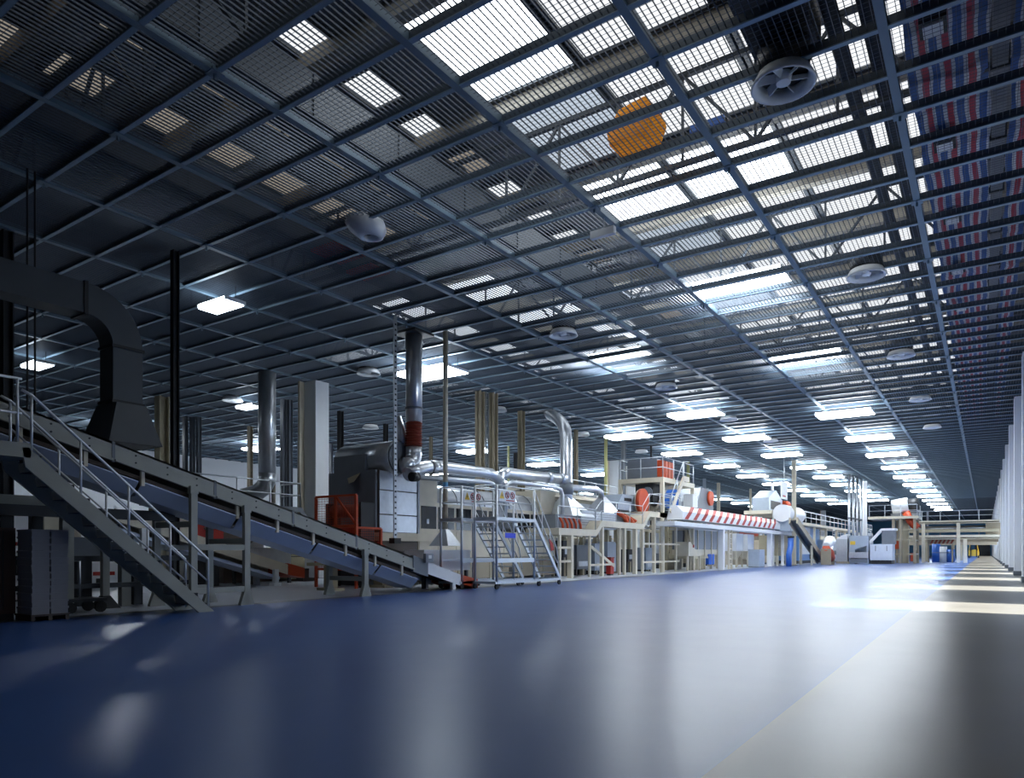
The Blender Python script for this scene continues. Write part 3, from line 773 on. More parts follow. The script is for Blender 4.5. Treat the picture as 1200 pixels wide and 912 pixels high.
# ---------------------------------------------------------------- two rolling ladder platforms
SIGNW = WHITE
def rolling_ladder(label, x1, y0, yp, ye, zp, plate):
    x0 = x1 - .85
    t = thing('rolling_ladder', label, 'platform ladder', ((x0 + x1) / 2, (y0 + ye) / 2, 0), 'rolling ladder platforms')
    for xx in (x0, x1):
        for yy in (y0, yp): part(t, 'post', MB().tube([(xx, yy, .2), (xx, yy, zp + 1.0)], .04, 10), ALU, True)
    part(t, 'platform', MB().box(x0 - .03, x1 + .03, y0 - .05, yp + .05, zp - .1, zp), ALU)
    m = MB()
    for z in (zp + .5, zp + 1.0):
        m.tube([(x1, yp, z), (x1, y0, z), (x0, y0, z), (x0, yp, z)], .022, 8)
    part(t, 'guard_rail', m, ALU, True)
    m = MB()
    m.box(x1 - .02, x1 + .02, y0, yp, .83, .97)
    m.box(x0 - .02, x0 + .02, y0, yp, .87, .93)
    part(t, 'brace', m, ALU)
    for xx in (x0, x1): part(t, 'stair_rail', MB().bar((xx, yp, zp), (xx, ye, .22), .05, .12), ALU)
    n = 9
    for i in range(1, n):
        f_ = i / n; y_ = yp + (ye - yp) * f_; z_ = zp + (.2 - zp) * f_
        part(t, 'tread', MB().box(x0, x1, y_ - .09, y_ + .09, z_ - .02, z_ + .02), ALU)
    for xx in (x0, x1):
        hr = MB().tube([(xx, yp, zp + 1.0), (xx, yp + (ye - yp) * .86, zp * .14 + 1.0), (xx, ye - .05, .55)], .022, 8)
        hr.tube([(xx, yp, zp + .5), (xx, yp + (ye - yp) * .9, zp * .1 + .55)], .018, 8)
        for f_ in (.3, .6): hr.tube([(xx, yp + (ye - yp) * f_, zp * (1 - f_)), (xx, yp + (ye - yp) * f_, zp * (1 - f_) + .97)], .018, 8)
        part(t, 'handrail', hr, ALU, True)
    m = MB().box(x0, x1, y0 - .1, y0, .16, .24).box(x0 - .03, x0 + .03, y0 - .1, ye, .16, .24).box(x1 - .03, x1 + .03, y0 - .1, ye, .16, .24).box(x0, x1, ye - .08, ye, .16, .24)
    part(t, 'base_frame', m, ALU)
    for xx in (x0, x1):
        for yy in (y0, yp + .3, ye - .05):
            w_ = part(t, 'caster', MB().tube([(xx - .03, yy, .085), (xx + .03, yy, .085)], .085, 12), RUBBER)
            part(w_, 'fork', MB().box(xx - .04, xx + .04, yy - .02, yy + .02, .09, .17), DARKST)
    # warning sign on the rail: yellow triangle and two prohibition rings over a red line
    sw = (yp - y0) * .9 if yp - y0 < 1 else .95
    s0 = y0 + .08
    sg = part(t, 'warning_sign', MB().box(x1 + .02, x1 + .03, s0, s0 + sw, zp + .50, zp + .86), SIGNW, label='white warning sign with a yellow triangle and two red rings')
    part(sg, 'yellow_triangle', MB().prism([(x1 + .031, s0 + .04, zp + .59), (x1 + .031, s0 + .30, zp + .59), (x1 + .031, s0 + .17, zp + .83)], (.004, 0, 0)), YELLOW)
    part(sg, 'bolt_mark', MB().prism([(x1 + .036, s0 + .15, zp + .62), (x1 + .036, s0 + .20, zp + .70), (x1 + .036, s0 + .17, zp + .71), (x1 + .036, s0 + .18, zp + .78), (x1 + .036, s0 + .14, zp + .69), (x1 + .036, s0 + .165, zp + .68)], (.002, 0, 0)), BLACK)
    rr = MB()
    for cy_ in (.46, .76):
        if cy_ + .1 > sw: continue
        c = (x1 + .034, s0 + cy_, zp + .71)
        rr.tube(arc(c, .10, 0, 2 * math.pi, (0, 1, 0), (0, 0, 1), 16), .014, 5)
        rr.bar((c[0], c[1] - .07, c[2] + .07), (c[0], c[1] + .07, c[2] - .07), .008, .02)
    part(sg, 'prohibition_ring', rr, RED)
    fg = MB()
    for cy_ in (.46, .76): fg.box(x1 + .031, x1 + .033, s0 + cy_ - .025, s0 + cy_ + .025, zp + .65, zp + .77)
    part(sg, 'pictogram', fg, BLACK)
    part(sg, 'red_text_line', MB().box(x1 + .03, x1 + .034, s0 + .4, s0 + .88, zp + .53, zp + .56), RED)
    if plate:
        part(t, 'blue_plate', MB().box(x1 + .045, x1 + .055, y0 + .4, y0 + 1.0, 1.62, 1.78), mat('vivid_blue_plate', (.02, .06, .75), .4), label='vivid blue plate on the post')
        f_ = .48; y_ = yp + (ye - yp) * f_
        part(t, 'red_tag', MB().prism([(x1 + .05, y_ + .05, zp * .52 + .45), (x1 + .05, y_ + .3, zp * .52 + .30), (x1 + .05, y_ + .4, zp * .52 + .05), (x1 + .05, y_ + .2, zp * .52 + .02)], (.015, 0, 0)), RED, label='red and white tag on the handrail')
    return t
rolling_ladder('rolling ladder platform nearer the conveyor foot, behind its twin', -13.75, PX(541, 0, -13.75).y, PX(578, 0, -13.75).y, PX(613, 0, -13.75).y, 2.25, False)
rolling_ladder('rolling ladder platform with a blue plate on its post, front right of the pair', -12.75, PX(582, 0, -12.75).y, PX(626, 0, -12.75).y, PX(656, 0, -12.75).y, 2.28, True)

# ---------------------------------------------------------------- red mesh cage and things behind the conveyor
t = thing('mesh_cage', 'orange-red wire mesh safety cage left of the oven end block', 'cage', (-17.5, 16.3, 0))
m = MB()
q = [(-18.6, 15.9), (-16.7, 15.9), (-16.7, 17.0)]
for (x0, y0), (x1, y1) in zip(q, q[1:]):
    for z in (.6, 2.0, 3.0) if y0 == y1 else (.6, 1.95): m.bar((x0, y0, z), (x1, y1, z), .07)
for x0, y0, z in ((-18.6, 15.9, 3.0), (-17.65, 15.9, 3.0), (-16.7, 15.9, 3.0), (-16.7, 17.0, 1.95)): m.bar((x0, y0, 0), (x0, y0, z), .08)
m.bar((-17.6, 15.9, 2.95), (-16.75, 15.9, 2.1), .06)
part(t, 'frame', m, ORANGE)
m = MB()
for i in range(32): m.box(-18.6 + .06 * i - .004, -18.6 + .06 * i + .004, 15.896, 15.904, .6, 3.0)
for i in range(30): m.box(-18.6, -16.7, 15.896, 15.904, .6 + .08 * i - .004, .6 + .08 * i + .004)
for i in range(18): m.box(-16.704, -16.696, 15.9, 17.0, .6 + .08 * i - .004, .6 + .08 * i + .004)
for i in range(14): m.box(-16.704, -16.696, 15.9 + .08 * i - .004, 15.9 + .08 * i + .004, .6, 1.95)
part(t, 'mesh', m, ORANGE)
t = thing('roller_machine', 'dark machine with red rollers inside the mesh cage', 'machine', (-17.6, 16.6, 0))
part(t, 'roller', MB().tube([(-18.5, 16.6, 2.55), (-17, 16.6, 2.55)], .22, 16), REDBR, True); part(t, 'roller', MB().tube([(-18.5, 16.6, 1.9), (-17, 16.6, 1.9)], .2, 16), RED, True)
part(t, 'frame', MB().box(-18.6, -18.5, 16.3, 16.9, 0, 2.8).box(-17, -16.9, 16.3, 16.9, 0, 2.8), DARKST)
part(t, 'bed', MB().box(-18.6, -16.9, 16.35, 16.85, .9, 1.3), TAN)
t = thing('roller_rack', 'low rack of slanted red rollers under the foot half of the conveyor', 'rack', (-16.5, 15.5, 0))
p0, p1 = PX(362, 668, -17), PX(450, 668, -17)
rl = MB()
part(t, 'frame', MB().box(-17.1, -16.9, p0.y, p1.y, .75, .85).box(-16.3, -16.1, p0.y, p1.y, .75, .85), CREAMD)
for i in range(8):
    y_ = p0.y + .15 + (p1.y - p0.y - .3) * i / 7
    part(t, 'roller', MB().tube([(-16.15, y_ + .1, .9), (-17.05, y_ - .12, 1.45)], .09, 10), RED, True)
for yy in (p0.y + .5, p1.y - .6): part(t, 'stand', MB().box(-16.8, -16.4, yy - .1, yy + .1, 0, .75).box(-17, -16.2, yy - .2, yy + .2, 0, .08), CREAMD)
# tall white column with steel web, posts
def hpost(u, vtop, w, m, label, nm='post', cat='post', z1=None, d=None):
    p = PZ(u, vtop, z1 or ZC); d = d or w
    t = thing(nm, label, cat, (p.x, p.y, 0))
    part(t, 'web', MB().box(p.x - w * .08, p.x + w * .08, p.y - d / 2, p.y + d / 2, 0, z1 or ZC), m)
    part(t, 'flange', MB().box(p.x - w / 2, p.x + w / 2, p.y - d / 2, p.y - d / 2 + d * .12, 0, z1 or ZC), m)
    part(t, 'flange', MB().box(p.x - w / 2, p.x + w / 2, p.y + d / 2 - d * .12, p.y + d / 2, 0, z1 or ZC), m)
    part(t, 'base_plate', MB().box(p.x - w * .8, p.x + w * .8, p.y - d * .8, p.y + d * .8, 0, .03), DARKST)
    return t
def wcol(u, vtop, wx, wy, label):
    p = PZ(u, vtop, ZC); t = thing('white_column', label, 'column', (p.x, p.y, 0))
    part(t, 'casing', MB().box(p.x - wx / 2, p.x + wx / 2, p.y - wy / 2, p.y + wy / 2, .0, ZC - .1), WHITE)
    part(t, 'edge_strip', MB().box(p.x - wx / 2 - .12, p.x - wx / 2 + .0, p.y - wy / 2 - .25, p.y - wy / 2, 0, ZC - .1), CREAM)
    part(t, 'plinth', MB().box(p.x - wx / 2 - .03, p.x + wx / 2 + .03, p.y - wy / 2 - .03, p.y + wy / 2 + .03, 0, .35), SLATE)
    return t
wcol(371, 446, .75, .75, 'broad white square column behind the conveyor, left of the oven')
wcol(723, 539, .95, .95, 'tall white column behind the left half of the platform tower')
wcol(741, 545, .8, .8, 'white column behind the tower, right of its white neighbour')
wcol(889, 582, .8, .8, 'slender white column far behind the striped pipe')
wcol(965, 598, .7, .7, 'short white column far away left of the four thin stacks')
hpost(205, 294, .16, BLACK, 'tall black post rising behind the conveyor right of the big duct')
hpost(8, 271, .22, BLACK, 'tall black post at the far left edge above the stairs landing')
hpost(190, 465, .5, CREAMD, 'broad olive-grey steel column just left of the tall black post')
for u_, s_ in ((217, 'left'), (225.5, 'middle'), (233, 'right')): hpost(u_, 489, .22, SLATE, 'slim grey post far behind the conveyor, %s of a trio' % s_)
hpost(293, 500, .24, TAN, 'slim tan post far off left of the silver drop duct')
hpost(332, 468, .22, SLATE, 'slim dark post just right of the cream pipe, left of a pair')
hpost(339.5, 469, .22, SLATE, 'slim dark post left of the broad white column, right of a pair')
hpost(351, 513, .2, SLATE, 'thin dark post far off against the left edge of the broad white column')
hpost(399, 482, .25, BLACK, 'black post just right of the broad white column')
hpost(388, 520, .2, SLATE, 'thin grey post touching the right edge of the broad white column')
hpost(452, 497, .22, BLACK, 'black post behind the silver oven drum')
hpost(505, 512, .18, TAN, 'thin tan post far behind the oven pipes right of the bellows stack')
for u_, s_ in ((562.5, 'left'), (578, 'right')): hpost(u_, 459 if u_ < 570 else 461, .34, TAN, 'brownish steel column of the pair above the oven, the %s one' % s_)
p = PZ(571, 460, ZC); solo('ladder_riser', MB().box(p.x - .03, p.x + .03, p.y - .12, p.y - .08, 3, ZC).box(p.x - .03, p.x + .03, p.y + .08, p.y + .12, 3, ZC), STEEL, 'thin steel riser between the pair of brownish columns', 'riser')
p = PZ(582, 463, ZC); solo('riser_pipe', MB().tube([(p.x, p.y, 0), (p.x, p.y, ZC)], .06, 10), WHITE, 'thin white pipe on the right of the brownish column pair', 'pipe', smooth=True)
hpost(611, 482, .3, CREAMD, 'pale steel post rising behind the oven pipes')
hpost(596, 523, .12, OLIVE, 'thin yellow post behind the oven pipe left of the pale post')
hpost(605, 531, .3, BLACK, 'short looking black post far behind left of the pale post')
hpost(675, 504, .2, TAN, 'thin tan post close behind the curved silver duct')
hpost(710, 513, .16, OLIVE, 'yellow-green pole left of the white columns and the tower')
hpost(730.5, 517, .26, SLATE, 'dark grey post in front of the tall white tower columns')
hpost(806.5, 541, .2, OLIVE, 'olive pole at the right side of the platform tower')
hpost(842, 566, .3, CREAM, 'cream post rising behind the striped pipe')
hpost(825.5, 561, .26, BLUEGR, 'blue-grey post left of the cream post behind the striped pipe')
hpost(879.5, 573, .22, CREAM, 'thin cream post behind the striped pipe right of the cream post')
hpost(930.5, 540, .3, CREAM, 'cream pole rising above the white drum')
for u_, v_, s_ in ((995, 557, 'left end'), (1000, 558, 'second from left'), (1004.5, 560, 'second from right'), (1009, 562, 'right end')):
    p = PZ(u_, v_, ZC); t = thing('thin_stack', 'thin steel stack far down the line, %s of the four' % s_, 'stack', (p.x, p.y, 0), 'four thin steel stacks')
    part(t, 'pipe', MB().tube([(p.x, p.y, 0), (p.x, p.y, ZC)], .12, 12), ALU, True); part(t, 'collar', MB().tube([(p.x, p.y, 4.4), (p.x, p.y, 4.6)], .15, 12), SLATE, True)
hpost(1013.5, 564, .4, WHITE, 'thin white post right of the four thin stacks')
hpost(1087, 600, .35, WHITE, 'white post standing on the far bridge')
# round ducts left
p = PZ(313, 437, ZC)
t = thing('silver_duct', 'thick silver drop duct bending away at its foot behind the conveyor', 'duct', (p.x, p.y, 3.2))
part(t, 'pipe', MB().tube([(p.x, p.y, ZC), (p.x, p.y, 4.5)], .36, 20), STEEL, True)
part(t, 'elbow', MB().tube([(p.x, p.y, 4.5), (p.x, p.y, 4.2), (p.x - .1, p.y - .1, 3.9), (p.x - .35, p.y - .3, 3.65), (p.x - .8, p.y - .6, 3.5)], .36, 20), STEEL, True)
p2_ = PZ(320.5, 439, ZC)
t = thing('cream_pipe', 'slim cream pipe beside the thick silver drop duct', 'pipe', (p2_.x, p2_.y, 2.5))
part(t, 'pipe', MB().tube([(p2_.x, p2_.y, ZC), (p2_.x, p2_.y, 3.2)], .09, 12), CREAM, True); part(t, 'shoe', MB().tube([(p2_.x, p2_.y, 3.25), (p2_.x, p2_.y, 3.0)], .14, 12), STEEL, True)

for u_, s_ in ((32, 'left'), (41, 'right')):
    p = PX(u_, 300, -15.9); solo('cable', MB().tube([(p.x, p.y, 3.6), (p.x, p.y, ZC + .05)], .022, 6), BLACK, 'thin black cable hanging behind the stairs landing, the %s one of two' % s_, 'cable')
hpost(763, 523, .12, BLACK, 'thin black post in front of the motor on the platform tower')
# ---------------------------------------------------------------- behind the big conveyor, left half
t = thing('short_conveyor', 'short white inclined conveyor seen under the big conveyor, orange end cover', 'conveyor', (-20.8, 14, 0))
def z2(y): return 1.36 - .283 * (y - 13.52)
for xx in (-20.3, -21.4): part(t, 'side_panel', MB().prism([(xx, 10.2, z2(10.2) + .1), (xx, 16.2, z2(16.2) + .1), (xx, 16.2, z2(16.2) - .25), (xx, 10.2, z2(10.2) - .25)], (-.05, 0, 0)), CREAM)
part(t, 'belt', MB().prism([(-20.35, 10.2, z2(10.2)), (-20.35, 16.5, z2(16.5)), (-20.35, 16.5, z2(16.5) - .04), (-20.35, 10.2, z2(10.2) - .04)], (-1.05, 0, 0)), BELT)
part(t, 'drip_tray', MB().prism([(-20.35, 10.2, z2(10.2) - .4), (-20.35, 15.8, z2(15.8) - .4), (-20.35, 15.8, z2(15.8) - .5), (-20.35, 10.2, z2(10.2) - .5)], (-1.05, 0, 0)), TRAYB)
part(t, 'end_cover', MB().prism([(-20.26, 16.1, z2(16.1) + .14), (-20.26, 16.8, z2(16.8) + .16), (-20.26, 16.8, z2(16.8) - .2), (-20.26, 16.1, z2(16.1) - .26)], (-1.2, 0, 0)), ORANGE)
for yy in (11.0, 15.6): part(t, 'leg', MB().box(-20.4, -20.25, yy - .08, yy + .08, 0, z2(yy) - .2).box(-21.45, -21.3, yy - .08, yy + .08, 0, z2(yy) - .2).box(-20.45, -20.2, yy - .16, yy + .16, 0, .1), WHITE)
def cab(nm, label, cat, X, u0, u1, v0, v1, m, depth=1.0, z0=None):
    a, b_ = PX(u0, v0, X), PX(u1, v0, X); zt_ = (a.z + b_.z) / 2; zb_ = z0 if z0 is not None else 0
    if v1: zb_ = PX((u0 + u1) / 2, v1, X).z
    zb_ = max(zb_, 0)
    t = thing(nm, label, cat, (X - depth / 2, (a.y + b_.y) / 2, zb_))
    part(t, 'body', MB().box(X - depth, X, a.y, b_.y, zb_, zt_), m)
    return t, a.y, b_.y, zb_, zt_
t, y0, y1, zb_, z1_ = cab('electrical_cabinet', 'long dark brown cabinet row under the big conveyor with a small yellow label', 'cabinet', -23.5, 262, 345, 598, None, BROWN, .45)
for i in range(1, 4): part(t, 'door_gap', MB().box(-23.5, -23.49, y0 + (y1 - y0) * i / 4 - .015, y0 + (y1 - y0) * i / 4 + .015, .1, z1_ - .05), BLACK)
p = PX(292, 631, -23.5); part(t, 'yellow_label', MB().box(-23.5, -23.48, p.y - .15, p.y + .15, p.z - .1, p.z + .1), YELLOW)
for u_ in (311, 331): p = PX(u_, 631, -23.5); part(t, 'lock', MB().tube([(-23.5, p.y, p.z), (-23.47, p.y, p.z)], .05, 10), STEEL)
t, y0, y1, zb_, z1_ = cab('red_cabinet', 'red machine door between the legs of the big conveyor', 'cabinet', -21.8, 232, 262, 602, 640, RED, .6)
part(t, 'door_gap', MB().box(-21.8, -21.79, (y0 + y1) / 2 - .02, (y0 + y1) / 2 + .02, zb_, z1_), BLACK); part(t, 'knob', MB().tube([(-21.8, y0 + .25, zb_ + .6), (-21.74, y0 + .25, zb_ + .6)], .05, 10), STEEL)
part(t, 'stand', MB().box(-22.3, -21.9, y0 + .1, y1 - .1, 0, zb_), DARKST)
t, y0, y1, zb_, z1_ = cab('cream_panel_cabinet', 'cream panel cabinet left of the red machine door behind the stairs rail', 'cabinet', -21.5, 211, 231, 598, None, CREAM, .8)
lt = MB()
for k in range(5): lt.box(-21.5, -21.49, y0 + .3, y0 + .4, 1.75 + .12 * k, 1.82 + .12 * k)
part(t, 'dark_mark', lt, BLACK); part(t, 'plinth', MB().box(-22.28, -21.48, y0 - .02, y1 + .02, 0, .1), SLATE)
t, y0, y1, zb_, z1_ = cab('steel_hopper', 'low stainless steel hopper box with a white pyramid lid under the conveyor', 'hopper', -21.8, 294, 341, 642, 668, STEEL, 1.2)
part(t, 'pyramid_lid', MB().frust(-22.3, y0 + .95, z1_, z1_ + .55, .5, .42, .06, .05), WHITE)
part(t, 'leg', MB().box(-22.9, -22.8, y0, y0 + .1, 0, zb_).box(-21.9, -21.8, y0, y0 + .1, 0, zb_).box(-21.9, -21.8, y1 - .1, y1, 0, zb_), DARKST)
t, y0, y1, zb_, z1_ = cab('tan_bin', 'tan sheet metal bin right of the stainless hopper', 'bin', -22.6, 340, 357, 638, 679, CREAMD, 1.0, 0)
part(t, 'seam', MB().box(-22.6, -22.59, y0, y1, z1_ - .5, z1_ - .47), DARKST); part(t, 'lid', MB().box(-23.62, -22.58, y0 - .02, y1 + .02, z1_, z1_ + .04), TAN)
t, y0, y1, zb_, z1_ = cab('info_cabinet', 'white cabinet with a small notice right of the broad white column', 'cabinet', -21.6, 374, 391.5, 643, 677, WHITE, .6, 0)
part(t, 'gap', MB().box(-21.6, -21.59, y0, y1, .72, .78), SLATE)
lt = MB()
for k in range(3): lt.box(-21.6, -21.592, y0 + .2, y1 - .25, 1.05 + .07 * k, 1.08 + .07 * k)
part(t, 'notice_lines', lt, SLATE)
t, y0, y1, zb_, z1_ = cab('dark_crate', 'dark crate standing at the foot of the broad white column', 'crate', -22.2, 355, 371, 668, 681, BROWN, .7, 0)
part(t, 'lid', MB().box(-22.92, -22.18, y0 - .02, y1 + .02, z1_, z1_ + .05), BLACK)
# gallery with tube railing behind
t = thing('gallery', 'grey gallery with tube railings behind the conveyor around the silver drop duct', 'gallery', (-23, 15, 0))
a, b_ = PX(188, 560, -24), PX(352, 600, -24)
part(t, 'deck', MB().box(-25.4, -24, a.y, b_.y, 2.85, 3.05), SLATE)
m = MB(); frame_rail(m, [(-24, a.y, 3.05), (-24, b_.y, 3.05), (-25.3, b_.y, 3.05)], 1.0, .03)
part(t, 'railing', m, ALU, True)
for yy in (a.y + .4, (a.y + b_.y) / 2, b_.y - .3): part(t, 'leg', MB().box(-24.2, -24.05, yy - .08, yy + .08, 0, 2.85).box(-25.35, -25.2, yy - .08, yy + .08, 0, 2.85), TAN)
part(t, 'stair', MB().bar((-24.05, b_.y, 3.0), (-24.05, b_.y + 2.6, .1), .06, .2).bar((-24.9, b_.y, 3.0), (-24.9, b_.y + 2.6, .1), .06, .2), SLATE)
for (u0, u1, v0, X, m_, lab, nm) in ((5, 40, 590, -26, WHITE, 'pale machine far behind the platform legs at the left edge', 'machine'), (52, 95, 600, -27, CREAM, 'cream machine seen through the platform legs left of the stairs', 'machine'), (105, 138, 660, -24, WHITE, 'pale lit machine seen low under the stairs', 'machine'), (155, 190, 655, -25, SLATE, 'slate machine behind the middle of the stairs', 'machine')):
    t, y0, y1, zb_, z1_ = cab(nm, lab, 'machine', X, u0, u1, v0, None, m_, 1.2)
    part(t, 'red_band', MB().box(X, X + .01, y0 + .1, y1 - .1, z1_ * .5, z1_ * .5 + .12), RED); part(t, 'dark_opening', MB().box(X, X + .01, y0 + .2, y1 - .3, z1_ * .15, z1_ * .38), BLACK)
    part(t, 'top_cover', MB().frust(X - .6, (y0 + y1) / 2, z1_, z1_ + .2, .58, (y1 - y0) / 2, .4, (y1 - y0) / 2 - .2), m_)

# ---------------------------------------------------------------- cream platform with the grey fume box
XP2 = -15.2
Q = {}
yA, yB, yC, yD, yE, yG = [PX(u_, 0, XP2).y for u_ in (655, 699, 706, 754, 762, 797)]
zA, zB, zC2 = 2.2, 2.66, 3.38
t = thing('cream_platform', 'cream stepped platform on many slim legs with a diagonal brace', 'platform', (-16.2, 31, 0))
def deck(y0, z0, y1, z1): return MB().prism([(XP2, y0, z0), (XP2, y1, z1), (XP2, y1, z1 - .30), (XP2, y0, z0 - .30)], (-1.7, 0, 0))
part(t, 'deck', deck(yA, zA, yB, zA), CREAM); part(t, 'ramp', deck(yB, zA, yC, zB), CREAM); part(t, 'deck', deck(yC, zB, yD, zB), CREAM)
part(t, 'ramp', deck(yD, zB, yE, zC2), CREAM); part(t, 'deck', deck(yE, zC2, yG, zC2), CREAM)
for u_, tp, w_ in ((657, zA, .12), (671, zA, .22), (692, zA, .1), (707, zB, .16), (727, zB, .12), (733, zB, .14), (746, zB, .2), (754, zB, .12), (768, zC2, .16), (776, zC2, .1), (793, zC2, .12)):
    yy = PX(u_, 0, XP2).y; part(t, 'leg', MB().box(XP2 - w_, XP2, yy - w_ / 2, yy + w_ / 2, 0, tp - .3), CREAM)
for u_, tp in ((662, zA), (684, zA), (700, zA), (713, zB), (724, zB), (739, zB), (760, zB), (783, zC2)):
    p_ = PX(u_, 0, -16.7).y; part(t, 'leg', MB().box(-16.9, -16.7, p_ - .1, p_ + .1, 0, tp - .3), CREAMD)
m = MB(); m.bar((XP2 - .06, PX(694, 0, XP2).y, 1.4), (XP2 - .06, PX(721, 0, XP2).y, .45), .06, .14)
for z in (.55,): m.box(XP2 - .1, XP2 - .02, PX(692, 0, XP2).y, PX(721, 0, XP2).y, z - .05, z + .05)
for z in (.75, 1.35): m.box(XP2 - .1, XP2 - .02, yA, PX(671, 0, XP2).y, z - .05, z + .05)
for z in (.6, 1.6): m.box(XP2 - .1, XP2 - .02, PX(754, 0, XP2).y, yG, z - .05, z + .05)
part(t, 'brace', m, CREAM)
m = MB(); frame_rail(m, [(XP2 - .05, yA, zA), (XP2 - .05, yB, zA), (XP2 - .05, yC, zB), (XP2 - .05, yD, zB), (XP2 - .05, yE, zC2), (XP2 - .05, yG, zC2)], .95, .022)
part(t, 'railing', m, ALU, True)
for i, (u0, u1, z0, z1, m_, lab) in enumerate(((660, 670, .9, 1.7, DARKST, 'black motor rack under the left end of the cream platform'), (676, 690, .3, 1.5, SLATE, 'grey gear machine under the left end of the cream platform'), (697, 705, .2, 1.6, BLUEGR, 'pale blue cabinet under the middle of the cream platform'), (712, 722, .1, 1.7, BLUEGR, 'pale blue cabinet left of the small red box'), (736, 744, .6, 1.3, DARKST, 'dark pump between the thick legs of the cream platform'), (757, 765, .1, 1.4, BLUEGR, 'blue-grey cabinet under the step of the cream platform'))):
    a, b_ = PX(u0, 0, -16.6).y, PX(u1, 0, -16.6).y
    tt = thing('floor_unit', lab, 'machine', (-16.8, (a + b_) / 2, 0))
    part(tt, 'casing', MB().prism([(-16.6, a, z0), (-16.6, b_, z0), (-16.6, b_, z1 - .1), (-16.6, b_ - .12, z1), (-16.6, a, z1)], (-.7, 0, 0)), m_)
    part(tt, 'feet', MB().box(-17.2, -16.7, a + .1, a + .25, 0, z0).box(-17.2, -16.7, b_ - .25, b_ - .1, 0, z0), DARKST)
    part(tt, 'face_plate', MB().box(-16.6, -16.58, a + .15, b_ - .15, z0 + .15, z0 + .4), STEEL)
p = PX(723, 667, -15.0)
t = thing('red_box', 'small dark red box standing under the middle of the cream platform', 'box', (-15.3, p.y, 0))
part(t, 'body', MB().box(-15.5, -15.25, p.y - .18, p.y + .18, .08, .85), RED); part(t, 'cap', MB().box(-15.52, -15.23, p.y - .2, p.y + .2, .85, .9), REDBR); part(t, 'foot', MB().box(-15.48, -15.27, p.y - .15, p.y + .15, 0, .08), BLACK)
# curved silver duct on it
XD2 = -16.6
p = PX(663.5, 590, XD2)
t = thing('silver_curved_duct', 'tall bright silver duct curving at the top, standing on a cone hood', 'duct', tuple(p))
part(t, 'pipe', MB().tube([PX(641, 478, -20.5), PX(645, 486, -19.8), PX(652, 490, -18.8), PX(658, 495, -17.8), PX(662, 503, -17.0)] + PL(XD2, [(663.5, 515), (663.5, 575), (663.5, 592)]), .30, 18), SILVER, True)
part(t, 'coupling', MB().tube(PL(XD2, [(663.5, 566), (663.5, 580)]), .33, 18), SLATE, True)
part(t, 'hood', MB().frust(XD2, p.y + .35, 2.85, PX(663, 583, XD2).z, .8, 1.15, .22, .25, 0, -.35), SILVER)
t = thing('branch_pipe', 'small silver branch pipe leading from the curved duct to a second hood', 'pipe', tuple(PX(700, 590, XD2)))
part(t, 'pipe', MB().tube(PL(XD2, [(666, 571), (690, 573), (699, 574), (704, 577), (705, 584)]), .15, 12), SILVER, True)
ph = PX(706, 600, XD2); part(t, 'hood', MB().frust(XD2, ph.y, 3.15, PX(705, 582, XD2).z, .6, 1.0, .13, .15), STEEL)
t = thing('fume_box', 'long grey fume extraction box on the cream platform with orange-red hoses', 'machine', (-16.6, 32, 2.2))
a, b_, c_, d_ = PX(651, 0, -15.9).y, PX(681, 0, -15.9).y, PX(722, 0, -15.9).y, PX(738, 0, -15.9).y
part(t, 'body', MB().box(-16.88, -15.9, a, b_, 2.2, 2.85), SLATE)
part(t, 'body', MB().box(-16.88, -15.9, b_ + .02, c_, 2.3, 3.15), STEEL, label='brighter steel half of the box')
sm = MB()
for k in range(6): sm.box(-15.9, -15.88, b_ + .1, c_ - .1, 2.45 + .11 * k, 2.47 + .11 * k)
part(t, 'rib', sm, SLATE)
for k in range(5):
    y_ = a + .25 + .42 * k; part(t, 'hose', MB().tube([(-15.85, y_, 2.75), (-15.75, y_ + .12, 2.45), (-15.8, y_ + .25, 2.22)], .06, 8), ORANGE, True)
for k in range(3):
    y_ = c_ + .2 + .75 * k; part(t, 'hose', MB().tube([(-15.9, y_, 3.2 - .12 * k), (-15.75, y_ + .5, 3.0 - .12 * k), (-15.8, y_ + .9, 2.7)], .12, 8), ORANGE, True)
part(t, 'chute', MB().prism([(-15.95, c_, 3.2), (-15.95, d_, 2.9), (-15.95, d_ + .6, 2.67), (-15.95, c_, 2.67)], (-1.2, 0, 0)), SLATE)
# fan unit with orange disc
t = thing('fan_unit', 'blue-grey blower casing with an upright orange disc on the platform', 'blower', (-16.6, 36, 2.7))
a, b_ = PX(724, 0, -16.2).y, PX(747, 0, -16.2).y; zt_ = PX(735, 580, -16.2).z
part(t, 'casing', MB().prism([(-16.2, a, zt_ - .85), (-16.2, b_, zt_ - .85), (-16.2, b_, zt_ - .1), (-16.2, b_ - .3, zt_), (-16.2, a + .6, zt_), (-16.2, a, zt_ - .55)], (-1.1, 0, 0)), BLUEGR)
part(t, 'dark_slot', MB().box(-16.2, -16.18, a + .8, b_ - .8, zt_ - .35, zt_ - .18), BLACK)
part(t, 'leg', MB().box(-16.4, -16.25, a + .2, a + .35, 2.66, zt_ - .85).box(-16.4, -16.25, b_ - .35, b_ - .2, 2.66, zt_ - .85), DARKST)
pd = PX(752, 588, -15.9); part(t, 'disc', MB().tube([(-15.95, pd.y, pd.z), (-15.75, pd.y, pd.z)], .72, 20), ORANGE, True)
part(t, 'disc_rim', MB().tube([(-16.05, pd.y, pd.z), (-15.95, pd.y, pd.z)], .66, 20), CREAM, True)
